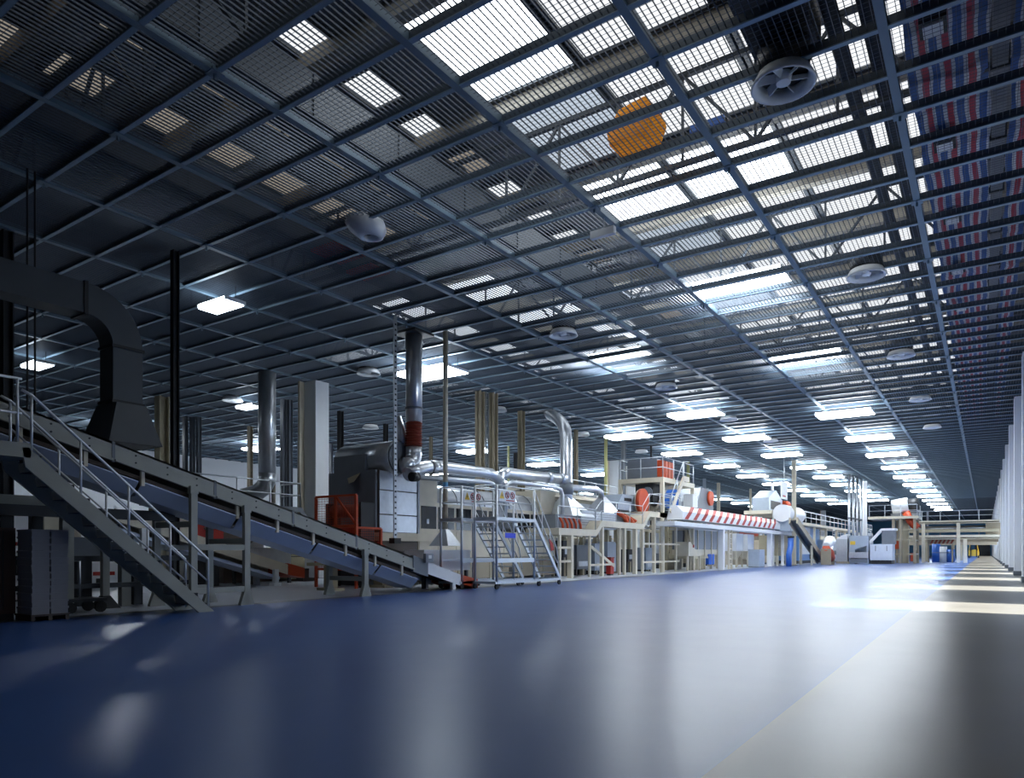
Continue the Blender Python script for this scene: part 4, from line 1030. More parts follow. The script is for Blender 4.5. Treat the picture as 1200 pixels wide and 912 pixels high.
# the tower
t = thing('platform_tower', 'cream tower of stacked platforms with railings and a slanted stair rail', 'tower', (-16.6, 40, 0))
X0, X1, Y0, Y1 = -18.0, -15.2, 38.0, 43.2
part(t, 'top_deck', MB().box(X0, X1, Y0, Y1, 5.15, 5.42), CREAM)
part(t, 'mid_deck', MB().box(X0, X1, Y0 - .5, 41.0, 3.1, 3.38), CREAM)
for xx in (X0 + .1, X1 - .1):
    for yy in (Y0 + .1, Y1 - .1): part(t, 'column', MB().box(xx - .1, xx + .1, yy - .1, yy + .1, 0, 5.15), CREAM)
m = MB(); frame_rail(m, [(X0 + .05, Y1 - .1, 5.42), (X0 + .05, Y0 + .05, 5.42), (X1 - .05, Y0 + .05, 5.42), (X1 - .05, Y1 - .1, 5.42)], 1.15, .03)
part(t, 'top_railing', m, ALU, True)
m = MB(); frame_rail(m, [(X0 + .05, Y0 - .4, 3.38), (X1 - .05, Y0 - .4, 3.38), (X1 - .05, 40.9, 3.38)], 1.05, .03)
part(t, 'mid_railing', m, ALU, True)
pa_ = PX(786, 601, X1 + .3); pb_ = PX(801, 561, X1 + .3); pc_ = PX(807, 561, X1 + .3)
for xx in (X1 + .3, X1 - .6): part(t, 'stair_rail', MB().bar((xx, pa_.y, pa_.z), (xx, pb_.y, pb_.z), .08, .3).bar((xx, pb_.y - .1, pb_.z), (xx, pc_.y, pb_.z), .08, .3), CREAM)
for i in range(8):
    f_ = (i + .5) / 8; part(t, 'tread', MB().box(X1 - .6, X1 + .3, pa_.y + (pb_.y - pa_.y) * f_ - .12, pa_.y + (pb_.y - pa_.y) * f_ + .12, pa_.z + (pb_.z - pa_.z) * f_ - .02, pa_.z + (pb_.z - pa_.z) * f_ + .02), ALU)
m = MB().tube([(X1 + .3, pa_.y, pa_.z + .9), (X1 + .3, pb_.y, pb_.z + 1.0), (X1 + .3, pc_.y, pc_.z + 1.0)], .03, 8)
for f_ in (.1, .5, .95): m.tube([(X1 + .3, pa_.y + (pb_.y - pa_.y) * f_, pa_.z + (pb_.z - pa_.z) * f_), (X1 + .3, pa_.y + (pb_.y - pa_.y) * f_, pa_.z + (pb_.z - pa_.z) * f_ + .95)], .03, 8)
part(t, 'stair_handrail', m, ALU, True)
part(t, 'white_box', MB().box(X1 - .3, X1 + .3, Y1 - 1.2, Y1 - .3, 3.9, 4.7), WHITE)
t = thing('drive_motor', 'dark grey motor house with an orange end on top of the tower', 'motor', (-16.6, 39, 5.42))
part(t, 'casing', MB().box(-17.6, -15.75, 38.4, 40.4, 5.45, 6.55), SLATE); part(t, 'base', MB().box(-17.65, -15.7, 38.35, 40.45, 5.42, 5.46), DARKST)
for i in range(4): part(t, 'orange_fin', MB().box(-15.75, -15.45, 38.45 + .5 * i, 38.85 + .5 * i, 5.5, 6.45), ORANGE)
t = thing('dark_drive', 'black drive unit between the two decks of the tower', 'motor', (-16.6, 38.5, 3.38))
part(t, 'casing', MB().box(-17, -15.9, 38.2, 39.4, 3.9, 5.1), BLACK); part(t, 'flywheel', MB().tube([(-16.2, 38.15, 4.6), (-16.2, 38.05, 4.6)], .3, 16), SLATE, True); part(t, 'pedestal', MB().box(-16.8, -16.1, 38.3, 39.3, 3.38, 3.9), TAN)
t = thing('slanted_hopper', 'tan slanted hopper casing with riveted panels below the tower', 'hopper', (-16.2, 44.5, 0))
zt_ = 3.05
poly = [(-17.4, .72), (-15.35, .72), (-15.95, zt_), (-17.4, zt_)]
part(t, 'casing', MB().prism([(x_, 43.3, z_) for x_, z_ in poly], (0, 3.0, 0)), mat('khaki_panel', (.52, .47, .33), .45))
part(t, 'edge_rail', MB().bar((-15.28, 43.25, .3), (-15.9, 43.25, 3.1), .1, .16), CREAM)
m = MB()
for z in (1.5, 2.3): m.box(-17.4, -15.6 - (z - .72) * .2, 43.28, 43.3, z - .02, z + .02)
part(t, 'seam', m, TAN)
m = MB()
for z in (1.1, 1.2, 1.9, 2.0, 2.7, 2.8):
    for xx in (-16.9, -16.4): m.tube([(xx, 43.3, z), (xx, 43.27, z)], .03, 6)
part(t, 'rivet', m, DARKST)
part(t, 'foot', MB().box(-17.3, -17.1, 43.4, 46, 0, .72).box(-15.6, -15.45, 43.4, 46, 0, .72), CREAMD)

# second row of steelwork and dark gear behind the cream platform and the striped trough
t = thing('gear_bed', 'long dark drive bed behind the legs of the cream platform', 'machine', (-18.6, 32, 0))
part(t, 'bed', MB().box(-19.2, -18.2, 27.5, 37.5, .15, 1.2), DARKST); part(t, 'plinth', MB().box(-19.1, -18.3, 27.6, 37.4, 0, .15), BLACK)
for k in range(6): part(t, 'drum', MB().tube([(-18.7, 28.3 + 1.6 * k, 1.55), (-18.2, 28.3 + 1.6 * k, 1.55)], .35, 14), (SLATE, TAN)[k % 2], True)
for k in range(7): part(t, 'post', MB().box(-18.25, -18.1, 27.6 + 1.6 * k, 27.72 + 1.6 * k, 0, 2.1), TAN)
for i, (x_, y0, y1, h_, lab) in enumerate(((-18.2, 45, 55, 2.5, 'cream pipe gantry behind the smoky guard doors'), (-18.6, 56, 68, 2.9, 'cream pipe gantry behind the powder silos'), (-21, 30, 44, 4.4, 'tall tan gantry behind the fume box and tower'), (-16.4, 70, 84, 3.1, 'cream gantry with railing behind the grey casing'))):
    t = thing('pipe_gantry', lab, 'gantry', (x_, (y0 + y1) / 2, 0)); n_ = 6
    for k in range(n_):
        yy = y0 + (y1 - y0) * k / (n_ - 1)
        for xx in (x_, x_ - 1.4): part(t, 'leg', MB().box(xx - .07, xx + .07, yy - .07, yy + .07, 0, h_), CREAM if i != 2 else TAN)
    part(t, 'beam', MB().box(x_ - .08, x_ + .08, y0, y1, h_, h_ + .22), CREAM); part(t, 'beam', MB().box(x_ - 1.48, x_ - 1.32, y0, y1, h_, h_ + .22), CREAM)
    part(t, 'mid_rail', MB().box(x_ - .04, x_ + .04, y0, y1, h_ * .45, h_ * .45 + .1), CREAM)
    for k in range(3): part(t, 'pipe', MB().tube([(x_ - .35 - .35 * k, y0, h_ + .36), (x_ - .35 - .35 * k, y1, h_ + .36)], .12, 10), (ALU, TAN, STEEL)[k], True)
    m = MB(); frame_rail(m, [(x_ + .05, y0, h_ + .22), (x_ + .05, y1, h_ + .22)], .95, .025); part(t, 'railing', m, ALU)
    for k in range(4):
        yy = y0 + (y1 - y0) * (k + .5) / 4; part(t, 'box_unit', MB().box(x_ - 1.2, x_ - .2, yy - .7, yy + .6, .3, .3 + h_ * (.3, .5, .42, .55)[k]), (SLATE, BLUEGR, TAN, STEEL)[(k + i) % 4])
        part(t, 'unit_foot', MB().box(x_ - 1.1, x_ - .3, yy - .6, yy + .5, 0, .3), DARKST)
# ---------------------------------------------------------------- beyond the tower
t = thing('blue_tank', 'bright blue horizontal tank behind the right side of the tower', 'tank', (-19, 49, 3))
a, b_ = PX(795, 585, -20.6), PX(818, 585, -20.6)
part(t, 'shell', MB().tube([(-20.6, a.y - 1.5, a.z), (-20.6, b_.y, b_.z)], .85, 20), BLUE, True); part(t, 'cradle', MB().box(-21.1, -20.1, a.y - 1, b_.y - .5, 0, a.z - .7), CREAMD)
t = thing('motor_house', 'dark motor house with an orange disc behind the striped pipe', 'motor', (-17.5, 52, 3))
a, b_ = PX(818, 582, -17.5), PX(836, 582, -17.5); zz = a.z
part(t, 'casing', MB().prism([(-17.5, a.y, zz - 1.3), (-17.5, b_.y, zz - 1.3), (-17.5, b_.y, zz - .3), (-17.5, b_.y - .6, zz + .7), (-17.5, a.y + .6, zz + .7), (-17.5, a.y, zz - .3)], (-1.5, 0, 0)), SLATE)
part(t, 'orange_disc', MB().tube([(-17.48, b_.y - 1, zz), (-17.3, b_.y - 1, zz)], .55, 16), ORANGE, True)
part(t, 'deck', MB().box(-19.2, -17.2, a.y - 1.5, b_.y + 1, zz - 1.5, zz - 1.3), CREAM); part(t, 'leg', MB().box(-17.5, -17.3, a.y, a.y + .2, 0, zz - 1.5).box(-17.5, -17.3, b_.y, b_.y + .2, 0, zz - 1.5), CREAM)
# striped pipe bridge
XS = -14.2
a, b_ = PX(800, 609, XS), PX(915, 609, XS); zc_ = 3.35
t = thing('striped_pipe', 'long white overhead trough with slanted red stripes', 'pipe', (XS, (a.y + b_.y) / 2, 2.6))
part(t, 'trough', MB().prism([(XS, a.y, zc_ - .35), (XS, a.y, zc_ + .1), (XS - .35, a.y, zc_ + .45), (XS - .75, a.y, zc_ + .45), (XS - .95, a.y, zc_ - .35)], (0, b_.y - a.y, 0)), WHITE)
n = 15
for i in range(n):
    y_ = a.y + .3 + (b_.y - a.y - 3.2) * i / (n - 1)
    m = MB().prism([(XS + .012, y_, zc_ - .33), (XS + .012, y_ + .55, zc_ - .33), (XS + .012, y_ + 1.25, zc_ + .1), (XS + .012, y_ + .7, zc_ + .1)], (-.03, 0, 0))
    m.prism([(XS + .012, y_ + .7, zc_ + .1), (XS + .012, y_ + 1.25, zc_ + .1), (XS - .34, y_ + 2.6, zc_ + .46), (XS - .34, y_ + 2.05, zc_ + .46)], (-.02, 0, .02))
    part(t, 'red_stripe', m, RED)
part(t, 'beam', MB().box(XS - .95, XS + .1, a.y - 1.5, b_.y + 6, zc_ - .75, zc_ - .5), WHITE)
for u_, w_ in ((849, .35), (905, .35), (920, .2)):
    y_ = PX(u_, 0, XS + .1).y; part(t, 'leg', MB().box(XS - .1 - w_ / 2, XS - .1 + w_ / 2, y_ - w_ / 2, y_ + w_ / 2, 0, zc_ - .75), WHITE)
# ladder mast beside first leg
y_ = PX(855.5, 0, XS).y
t = thing('mast_ladder', 'cream lattice ladder mast right of the first white leg of the striped trough', 'ladder', (XS, y_, 0))
for dy in (-.3, .3): part(t, 'rail', MB().box(XS - .06, XS + .06, y_ + dy - .06, y_ + dy + .06, 0, 2.6), CREAM)
for i in range(7): part(t, 'rung', MB().box(XS - .04, XS + .04, y_ - .3, y_ + .3, .3 + .34 * i, .36 + .34 * i), CREAM)
# glazed machine row
XG = -15.4
t = thing('glazed_machine', 'white machine with smoky clear guard doors and a blue bin below the striped trough', 'machine', (XG, 50, 0))
a, b_ = PX(809, 0, XG).y, PX(848, 0, XG).y
part(t, 'bed', MB().box(XG - 1.2, XG, a, b_, .95, 1.3), CREAM)
n = 5
for i in range(n):
    y0 = a + (b_ - a) * i / n; y1 = a + (b_ - a) * (i + 1) / n - .12
    part(t, 'guard_door', MB().box(XG - .05, XG, y0 + .06, y1, 1.32, 2.55), GLASS); part(t, 'post', MB().box(XG - .1, XG + .05, y0 - .06, y0 + .06, 0, 2.6), CREAM)
part(t, 'interior', MB().box(XG - 1.2, XG - .5, a, b_, 1.3, 2.5), SLATE)
part(t, 'roof', MB().box(XG - 1.3, XG + .05, a - .1, b_, 2.55, 2.66), STEEL)
for i, y_ in enumerate((a + 1.5, a + 4.2, a + 6.0)): part(t, 'orange_lamp', MB().tube([(XG - .4, y_, 2.66), (XG - .4, y_ + .5, 2.85)], .25, 10), ORANGE, True)
y_ = PX(833, 0, XG).y; part(t, 'blue_bin', MB().box(XG - .3, XG + .05, y_ - .6, y_ + .6, .3, 1.0), mat('vivid_blue_bin', (.02, .16, .75), .4), label='vivid blue bin under the guard doors')
t = thing('operator_desk', 'cream operator desk with red buttons right of the slanted hopper', 'control desk', (-14.6, PX(815, 0, -14.6).y, 0))
a, b_ = PX(807, 0, -14.7).y, PX(822, 0, -14.7).y
part(t, 'desk', MB().prism([(-14.7, a, .9), (-14.7, b_, .9), (-14.7, b_, 1.3), (-14.7, a + 1.2, 1.3), (-14.7, a + .3, 1.75), (-14.7, a, 1.75)], (-.8, 0, 0)), CREAM)
part(t, 'red_button', MB().tube([(-14.7, a + .8, 1.5), (-14.66, a + .8, 1.5)], .1, 8), RED); part(t, 'leg', MB().box(-14.85, -14.75, a, a + .12, 0, .9).box(-14.85, -14.75, b_ - .12, b_, 0, .9), CREAM)
# two white silos
for u_, s_ in ((867, 'left'), (880, 'right')):
    p = PX(u_, 0, -15.2)
    t = thing('powder_silo', 'white square powder silo with a tapered foot under the striped trough, %s of two' % s_, 'silo', (-15.6, p.y, 0), 'white powder silos')
    part(t, 'bin', MB().box(-16.1, -15.2, p.y - .85, p.y + .85, 1.2, 2.5), WHITE); part(t, 'cone', MB().frust(-15.65, p.y, .55, 1.2, .15, .3, .45, .85), CREAM)
    part(t, 'leg', MB().box(-16.1, -16.0, p.y - .8, p.y - .7, 0, 1.2).box(-15.3, -15.2, p.y - .8, p.y - .7, 0, 1.2).box(-15.3, -15.2, p.y + .7, p.y + .8, 0, 1.2), CREAM)
t = thing('tan_machine', 'tan and white machine with an orange-red band behind the powder silos', 'machine', (-18, 62, 0))
a, b_ = PX(864, 0, -18).y, PX(890, 0, -18).y
part(t, 'bed', MB().box(-19.5, -18, a, b_, 0, 2.9), TAN); part(t, 'band', MB().box(-18, -17.97, a + .6, b_ - .6, 2.6, 2.88), ORANGE); part(t, 'top_box', MB().box(-19.3, -18.1, (a + b_) / 2 - 1, b_ - 1, 2.9, 3.9), WHITE)
p = PZ(893, 665, 0)
t = thing('pale_cabinet', 'pale blue-grey square cabinet on the floor in front of the white frame leg', 'cabinet', (p.x, p.y, 0))
part(t, 'body', MB().box(p.x - .8, p.x, p.y - .75, p.y + .75, .05, 1.32), BLUEGR); part(t, 'plinth', MB().box(p.x - .78, p.x - .02, p.y - .72, p.y + .72, 0, .05), SLATE); part(t, 'door', MB().box(p.x, p.x + .02, p.y - .68, p.y + .68, .12, 1.26), BLUEGR)
t = thing('tall_tan_silo', 'tan standing silo cabinet right of the pale blue-grey cabinet', 'silo', (-14.9, 60, 0))
a, b_ = PX(912, 0, -14.6).y, PX(923, 0, -14.6).y
part(t, 'body', MB().box(-16.2, -14.6, a, b_, .8, 2.55), CREAMD); part(t, 'leg', MB().box(-14.8, -14.6, a, a + .2, 0, .8).box(-14.8, -14.6, b_ - .2, b_, 0, .8), CREAM); part(t, 'seam', MB().box(-14.6, -14.58, a, b_, 1.4, 1.45).box(-14.6, -14.58, a, b_, 2.0, 2.05), TAN)
p = PX(925, 655, -12.9)
t = thing('blue_chute', 'deep blue bent chute pipe on the floor in the middle distance', 'chute', (p.x, p.y, 0))
part(t, 'pipe', MB().tube([(p.x, p.y - .2, 0), (p.x, p.y - .2, .9), (p.x, p.y + .1, 1.2), (p.x, p.y + .45, 1.6), (p.x, p.y + .5, 2.3)], .22, 12), BLUE, True); part(t, 'collar', MB().tube([(p.x, p.y + .5, 2.25), (p.x, p.y + .5, 2.4)], .27, 12), DARKST, True)
# white drum, fan house and second inclined conveyor
a, b_ = PX(916, 604, -14), PX(934, 604, -14)
t = thing('white_drum', 'fat white drum at the right end of the striped trough', 'drum', (-14, (a.y + b_.y) / 2, 3.4))
part(t, 'shell', MB().tube([(-14, a.y, 4.35), (-14, b_.y, 4.35)], .72, 20), WHITE, True)
part(t, 'end_cap', MB().tube([(-14, b_.y, 4.35), (-14, b_.y + .6, 4.35)], .6, 16), DARKST, True); part(t, 'saddle', MB().box(-14.6, -13.4, a.y + .4, b_.y - .4, 2.85, 3.75), BLUEGR)
a, b_ = PX(901, 590, -15.5), PX(917, 590, -15.5)
t = thing('fan_house', 'pale gabled fan house with a black louvre and an orange end above the trough', 'fan house', (-15.5, a.y, 4.4))
zb_ = a.z - .7
part(t, 'casing', MB().prism([(-15.5, a.y, zb_), (-15.5, b_.y, zb_), (-15.5, b_.y, zb_ + 1.2), (-15.5, (a.y + b_.y) / 2, zb_ + 2.0), (-15.5, a.y, zb_ + 1.2)], (-1.4, 0, 0)), BLUEGR)
part(t, 'louvre', MB().box(-15.5, -15.47, a.y + .7, b_.y - .9, zb_ + .25, zb_ + 1.0), BLACK); part(t, 'orange_end', MB().tube([(-15.5, b_.y, zb_ + .7), (-15.2, b_.y + .5, zb_ + .7)], .5, 14), ORANGE, True)
part(t, 'deck', MB().box(-17, -14.8, a.y - 2.2, b_.y + .6, zb_ - .3, zb_), CREAM); part(t, 'stub', MB().tube([(-15.8, (a.y + b_.y) / 2, zb_ + 1.9), (-15.8, (a.y + b_.y) / 2, zb_ + 2.7)], .12, 8), WHITE)
part(t, 'leg', MB().box(-15, -14.85, a.y - 1, a.y - .8, 0, zb_ - .3).box(-15, -14.85, b_.y, b_.y + .2, 0, zb_ - .3), WHITE)
a, b_ = PX(934, 610, -12.2), PX(966, 659, -12.2)
t = thing('steep_conveyor', 'steep narrow olive conveyor sloping down to an orange motor in the middle distance', 'conveyor', (-12.2, 64, 0))
for xx in (-12.2, -12.75): part(t, 'side_panel', MB().bar((xx, a.y, a.z), (xx, b_.y, b_.z + .1), .12, .5), TAN)
part(t, 'belt', MB().bar((-12.48, a.y, a.z + .05), (-12.48, b_.y, b_.z + .15), .45, .05), TAN); part(t, 'leg', MB().box(-12.3, -12.15, b_.y - .5, b_.y - .35, 0, .8).box(-12.3, -12.15, (a.y + b_.y) / 2, (a.y + b_.y) / 2 + .15, 0, 2.2), CREAM)
a, b_ = PX(936, 630, -14.5), PX(960, 630, -14.5)
t = thing('blue_machine', 'blue and pale panelled machine behind the steep conveyor', 'machine', (-15, 68, 0))
part(t, 'body', MB().box(-16.5, -14.5, a.y, b_.y, .3, 3.5), mat('mid_blue_panel', (.16, .33, .62), .35)); part(t, 'white_panel', MB().box(-14.5, -14.45, a.y + .2, (a.y + b_.y) / 2, .9, 3.5), WHITE); part(t, 'dark_hood', MB().prism([(-14.4, (a.y + b_.y) / 2, .4), (-14.4, b_.y, .4), (-14.4, b_.y, 1.6), (-14.4, (a.y + b_.y) / 2, .9)], (-.2, 0, 0)), BLACK); part(t, 'plinth', MB().box(-16.4, -14.6, a.y, b_.y, 0, .3), DARKST)
p = PZ(970, 662, 0)
t = thing('orange_motor', 'orange pump motor with a white cap at the foot of the steep conveyor', 'motor', (p.x, p.y, 0))
part(t, 'body', MB().tube([(p.x, p.y - .8, 1.5), (p.x, p.y + .2, 1.0), (p.x, p.y + 1.0, .6)], [.3, .5, .45], 14), ORANGE, True); part(t, 'cap', MB().tube([(p.x, p.y - .7, 1.6), (p.x, p.y + 1.0, 2.1)], [.35, .5], 12), WHITE, True); part(t, 'stand', MB().box(p.x - .4, p.x + .4, p.y - .9, p.y - .7, 0, 1.4).box(p.x - .4, p.x + .4, p.y + .8, p.y + 1.0, 0, .5), TAN)
# grey machine, press and cabinet at the end of the blue floor (front faces look toward the camera)
YM = 73.5
def fbox(nm, u0, u1, v0, v1, m, par, d=2.0, y=YM):
    a, b_ = PY(u0, v0, y), PY(u1, v1, y); return part(par, nm, MB().box(a.x, b_.x, y, y + d, max(0, b_.z), a.z), m)
t = thing('grey_casing', 'tall rounded grey casing left of the grey press with the yellow label', 'machine', (-12.5, YM, 0))
a, b_ = PY(980, 632, YM), PY(993, 661, YM)
part(t, 'casing', MB().box(a.x, b_.x, YM, YM + 2, .2, a.z), STEEL); part(t, 'sloped_top', MB().prism([(a.x, YM, a.z), (b_.x, YM, a.z), (b_.x, YM, a.z + .5), ((a.x + b_.x) / 2, YM, a.z + .35)], (0, 2, 0)), WHITE); part(t, 'plinth', MB().box(a.x, b_.x + .2, YM - .2, YM + 2, 0, .2), TAN)
t = thing('grey_press', 'grey press with a diagonal chute and a yellow label in the distance', 'press', (-10, YM, 0))
a, b_ = PY(995, 628, YM), PY(1018, 661, YM)
part(t, 'frame', MB().box(a.x, a.x + .5, YM, YM + 2, 0, a.z).box(b_.x - .2, b_.x, YM, YM + 2, 0, a.z).box(a.x, b_.x, YM + 1.5, YM + 2, .3, a.z), BLUEGR)
part(t, 'chute', MB().prism([(b_.x, YM - .05, a.z - .05), (b_.x, YM - .05, a.z - .9), (a.x + .3, YM - .05, 1.3), (a.x + .1, YM - .05, 1.5), (a.x + .1, YM - .05, a.z - .05)], (0, .4, 0)), BLUEGR)
part(t, 'bed', MB().box(a.x, b_.x, YM - .2, YM + 1.5, .55, 1.1), STEEL); part(t, 'base', MB().box(a.x + .1, b_.x - .1, YM - .1, YM + 1.5, .1, .5), SLATE)
q = PY(999.5, 636.5, YM); part(t, 'yellow_label', MB().box(q.x - .22, q.x + .22, YM - .08, YM - .05, q.z - .17, q.z + .17), YELLOW)
t = thing('white_cabinet', 'pale blue-white double door cabinet machine left of the tan scaffold tower', 'cabinet', (-8, YM, 0))
a, b_ = PY(1019.5, 638, YM), PY(1046, 658, YM)
part(t, 'body', MB().box(a.x, b_.x, YM, YM + 2, .35, a.z), mat('pale_blue_white', (.62, .67, .76), .4)); part(t, 'plinth', MB().box(a.x + .1, b_.x - .1, YM + .1, YM + 1.9, 0, .35), BLACK)
for i in range(2):
    w_ = (b_.x - a.x) / 2; d_ = part(t, 'door', MB().box(a.x + w_ * i + .04, a.x + w_ * (i + 1) - .04, YM - .04, YM, .5, a.z - .12), MATS['pale_blue_white']); part(d_, 'handle', MB().box(a.x + w_ * (i + .5) - .03, a.x + w_ * (i + .5) + .03, YM - .07, YM - .04, 1.2, 1.7), SLATE)
a2, b2 = PY(1033, 622, YM), PY(1048, 633, YM)
part(t, 'top_unit', MB().box(a2.x, b2.x, YM + .2, YM + 1.8, a.z, a2.z), SLATE); part(t, 'top_unit_lid', MB().box(a2.x - .1, b2.x + .1, YM + .1, YM + 1.9, a2.z, a2.z + .2), WHITE); part(t, 'chute', MB().bar((a2.x - 1.1, YM + .5, a.z + .1), (a2.x, YM + .5, a2.z + .1), .3, .25), WHITE)
# scaffold tower and bridge to the right wall
t = thing('tan_scaffold_tower', 'tan steel scaffold tower standing before the far bridge', 'tower', (-6.8, 79, 0))
xa, xb = PY(1047, 0, 78).x, PY(1072, 0, 78).x
for xx in (xa, (xa + xb) / 2 - .3, xb):
    for yy in (78, 81.5): part(t, 'leg', MB().box(xx - .12, xx + .12, yy - .12, yy + .12, 0, 4.35), TAN)
for z in (.9, 2.3, 3.3):
    part(t, 'ring_beam', MB().box(xa, xb, 77.95, 78.05, z - .06, z + .06).box(xa, xb, 81.45, 81.55, z - .06, z + .06).box(xb - .06, xb + .06, 78, 81.5, z - .06, z + .06), CREAMD)
part(t, 'deck', MB().box(xa - 2.2, xb + .3, 77.7, 82, 4.35, 4.6), CREAM)
m = MB(); frame_rail(m, [(xa - 2.1, 77.8, 4.6), (xb + .2, 77.8, 4.6), (xb + .2, 82, 4.6)], 1.1, .035); part(t, 'railing', m, ALU)
part(t, 'inner_column', MB().box(xa + .6, xa + 1.2, 79, 80, 0, 4.35), CREAMD); part(t, 'orange_guard', MB().box(xa + .1, xa + .5, 78.5, 79, 1.4, 2.2), ORANGE); part(t, 'orange_guard', MB().box(xa + 1.4, xa + 1.7, 78.5, 79, .2, 1.0), ORANGE)
t = thing('white_blower', 'white and dark blower with an orange elbow on the scaffold tower', 'blower', (-7.4, 79, 4.6))
a = PY(1055, 590, 79)
part(t, 'drum', MB().tube([(a.x - .7, 79, a.z - .4), (a.x + .7, 79, a.z - .2)], .75, 16), WHITE, True); part(t, 'dark_motor', MB().tube([(a.x + .7, 79, a.z - .2), (a.x + 1.6, 79, a.z - .1)], .6, 14), DARKST, True); part(t, 'orange_elbow', MB().tube([(a.x + .5, 78.6, a.z - .9), (a.x + .9, 78.6, a.z - 1.8), (a.x + 1.5, 78.6, a.z - 2.5)], .35, 12), ORANGE, True); part(t, 'stand', MB().box(a.x - .8, a.x + 1.5, 78.6, 79.4, 4.6, a.z - 1.0), SLATE)
t = thing('far_bridge', 'long tan two-storey pipe bridge crossing the lane to the white wall', 'bridge', (-2.5, 85, 0))
YB = 85
for z0, z1, nm in ((2.45, 2.85, 'lower_girder'), (4.05, 4.35, 'upper_girder'), (3.15, 3.45, 'pipe_rack')):
    part(t, nm, MB().box(-7.2, 1.15, YB, YB + .3, z0, z1).box(-7.2, 1.15, YB + 2.5, YB + 2.8, z0, z1), CREAMD if nm == 'pipe_rack' else CREAM)
part(t, 'deck', MB().box(-7.2, 1.15, YB, YB + 2.8, 2.5, 2.6), TAN); part(t, 'upper_deck', MB().box(-7.2, 1.15, YB, YB + 2.8, 4.1, 4.2), TAN)
for i in range(5): part(t, 'pipe', MB().tube([(-7.2, YB + .6 + .4 * i, 3.55 + .05 * i), (1.15, YB + .6 + .4 * i, 3.55 + .05 * i)], .11, 8), (STEEL, TAN, ALU)[i % 3], True)
m = MB(); frame_rail(m, [(-7.2, YB + .05, 4.35), (1.1, YB + .05, 4.35)], 1.0, .04); part(t, 'railing', m, ALU)
m = MB(); frame_rail(m, [(-7.2, YB + .05, 2.85), (1.1, YB + .05, 2.85)], .3, .03, False); part(t, 'lower_railing', m, TAN)
for u_ in (1082, 1123, 1131): xx = PY(u_, 0, YB).x; part(t, 'leg', MB().box(xx - .16, xx + .16, YB - .05, YB + .27, 0, 4.05 if u_ != 1131 else 2.45), CREAM)
xx = PY(1155, 0, YB).x; part(t, 'cabin', MB().box(xx, xx + 1.3, YB + .4, YB + 2.4, 2.9, 4.05), TAN)
for i, (y_, lab) in enumerate(((92, 'second bridge crossing behind the far pipe bridge'), (104, 'farthest low bridge over the lane, seen under the pipe bridge'))):
    t = thing('back_bridge', lab, 'bridge', (-2, y_, 0)); part(t, 'girder', MB().box(-9, 1.15, y_, y_ + .4, 2.2 - .25 * i, 2.6 - .25 * i), TAN)
    for xx in (-5.5, -3.0 + i * .5): part(t, 'leg', MB().box(xx - .15, xx + .15, y_, y_ + .3, 0, 2.2 - .25 * i), CREAMD)
    part(t, 'deck', MB().box(-9, 1.15, y_ + .4, y_ + 2.5, 2.45 - .25 * i, 2.55 - .25 * i), TAN)
t = thing('striped_barrier_beam', 'tan beam with slanted red-brown stripes under the far bridge', 'beam', (-5, 88, 2.3))
xa, xb = PY(1087, 0, 86.5).x, PY(1117, 0, 86.5).x
part(t, 'beam', MB().box(xa, xb, 86.5, 86.7, 1.95, 2.4), CREAMD)
for i in range(6): x_ = xa + .2 + (xb - xa - .5) * i / 5; part(t, 'stripe', MB().prism([(x_, 86.48, 1.97), (x_ + .2, 86.48, 1.97), (x_ + .4, 86.48, 2.38), (x_ + .2, 86.48, 2.38)], (0, .03, 0)), REDBR)
part(t, 'leg', MB().box(xa, xa + .15, 86.5, 86.7, 0, 1.95).box(xb - .15, xb, 86.5, 86.7, 0, 1.95), TAN)
for k, (u_, m_, lab) in enumerate(((1097, BLUE, 'blue drum standing under the far bridge, left one'), (1105, WHITE, 'white drum standing under the far bridge beside the blue one'), (1114, BLUE, 'dark blue drum under the far bridge, right one'))):
    p = PY(u_, 0, 90); t = thing('barrel', lab, 'drum', (p.x, 90, 0), 'drums under the far bridge')
    part(t, 'body', MB().tube([(p.x, 90, 0), (p.x, 90, 2.0 - .3 * k)], .4, 14), m_, True); part(t, 'rim', MB().tube([(p.x, 90, 1.0), (p.x, 90, 1.06)], .43, 14), SLATE, True)
t = thing('forklift', 'small yellow forklift far away at the end of the lane', 'forklift', (-2.5, 150, 0))
p = PY(1141, 650, 150); x_ = p.x
part(t, 'body', MB().prism([(x_ - .8, 150, .3), (x_ + .8, 150, .3), (x_ + .8, 150, 1.1), (x_ + .2, 150, 1.5), (x_ - .8, 150, 1.3)], (0, 2.2, 0)), YELLOW); part(t, 'cage', MB().bar((x_ - .7, 150.3, 1.3), (x_ - .5, 150.3, 2.6), .1).bar((x_ + .7, 150.3, 1.1), (x_ + .5, 150.3, 2.6), .1).box(x_ - .6, x_ + .6, 150.2, 151.8, 2.6, 2.7), YELLOW); part(t, 'mast', MB().box(x_ - .5, x_ - .35, 149.7, 149.85, .1, 2.6).box(x_ + .35, x_ + .5, 149.7, 149.85, .1, 2.6), BLACK)
for dx in (-.7, .7):
    for dy in (.3, 1.8): part(t, 'wheel', MB().tube([(x_ + dx - .12, 150 + dy, .32), (x_ + dx + .12, 150 + dy, .32)], .32, 12), RUBBER)
struct('door_1', MB().box(-2.2, .9, YF - .06, YF, 0, 3.4), DARKST)
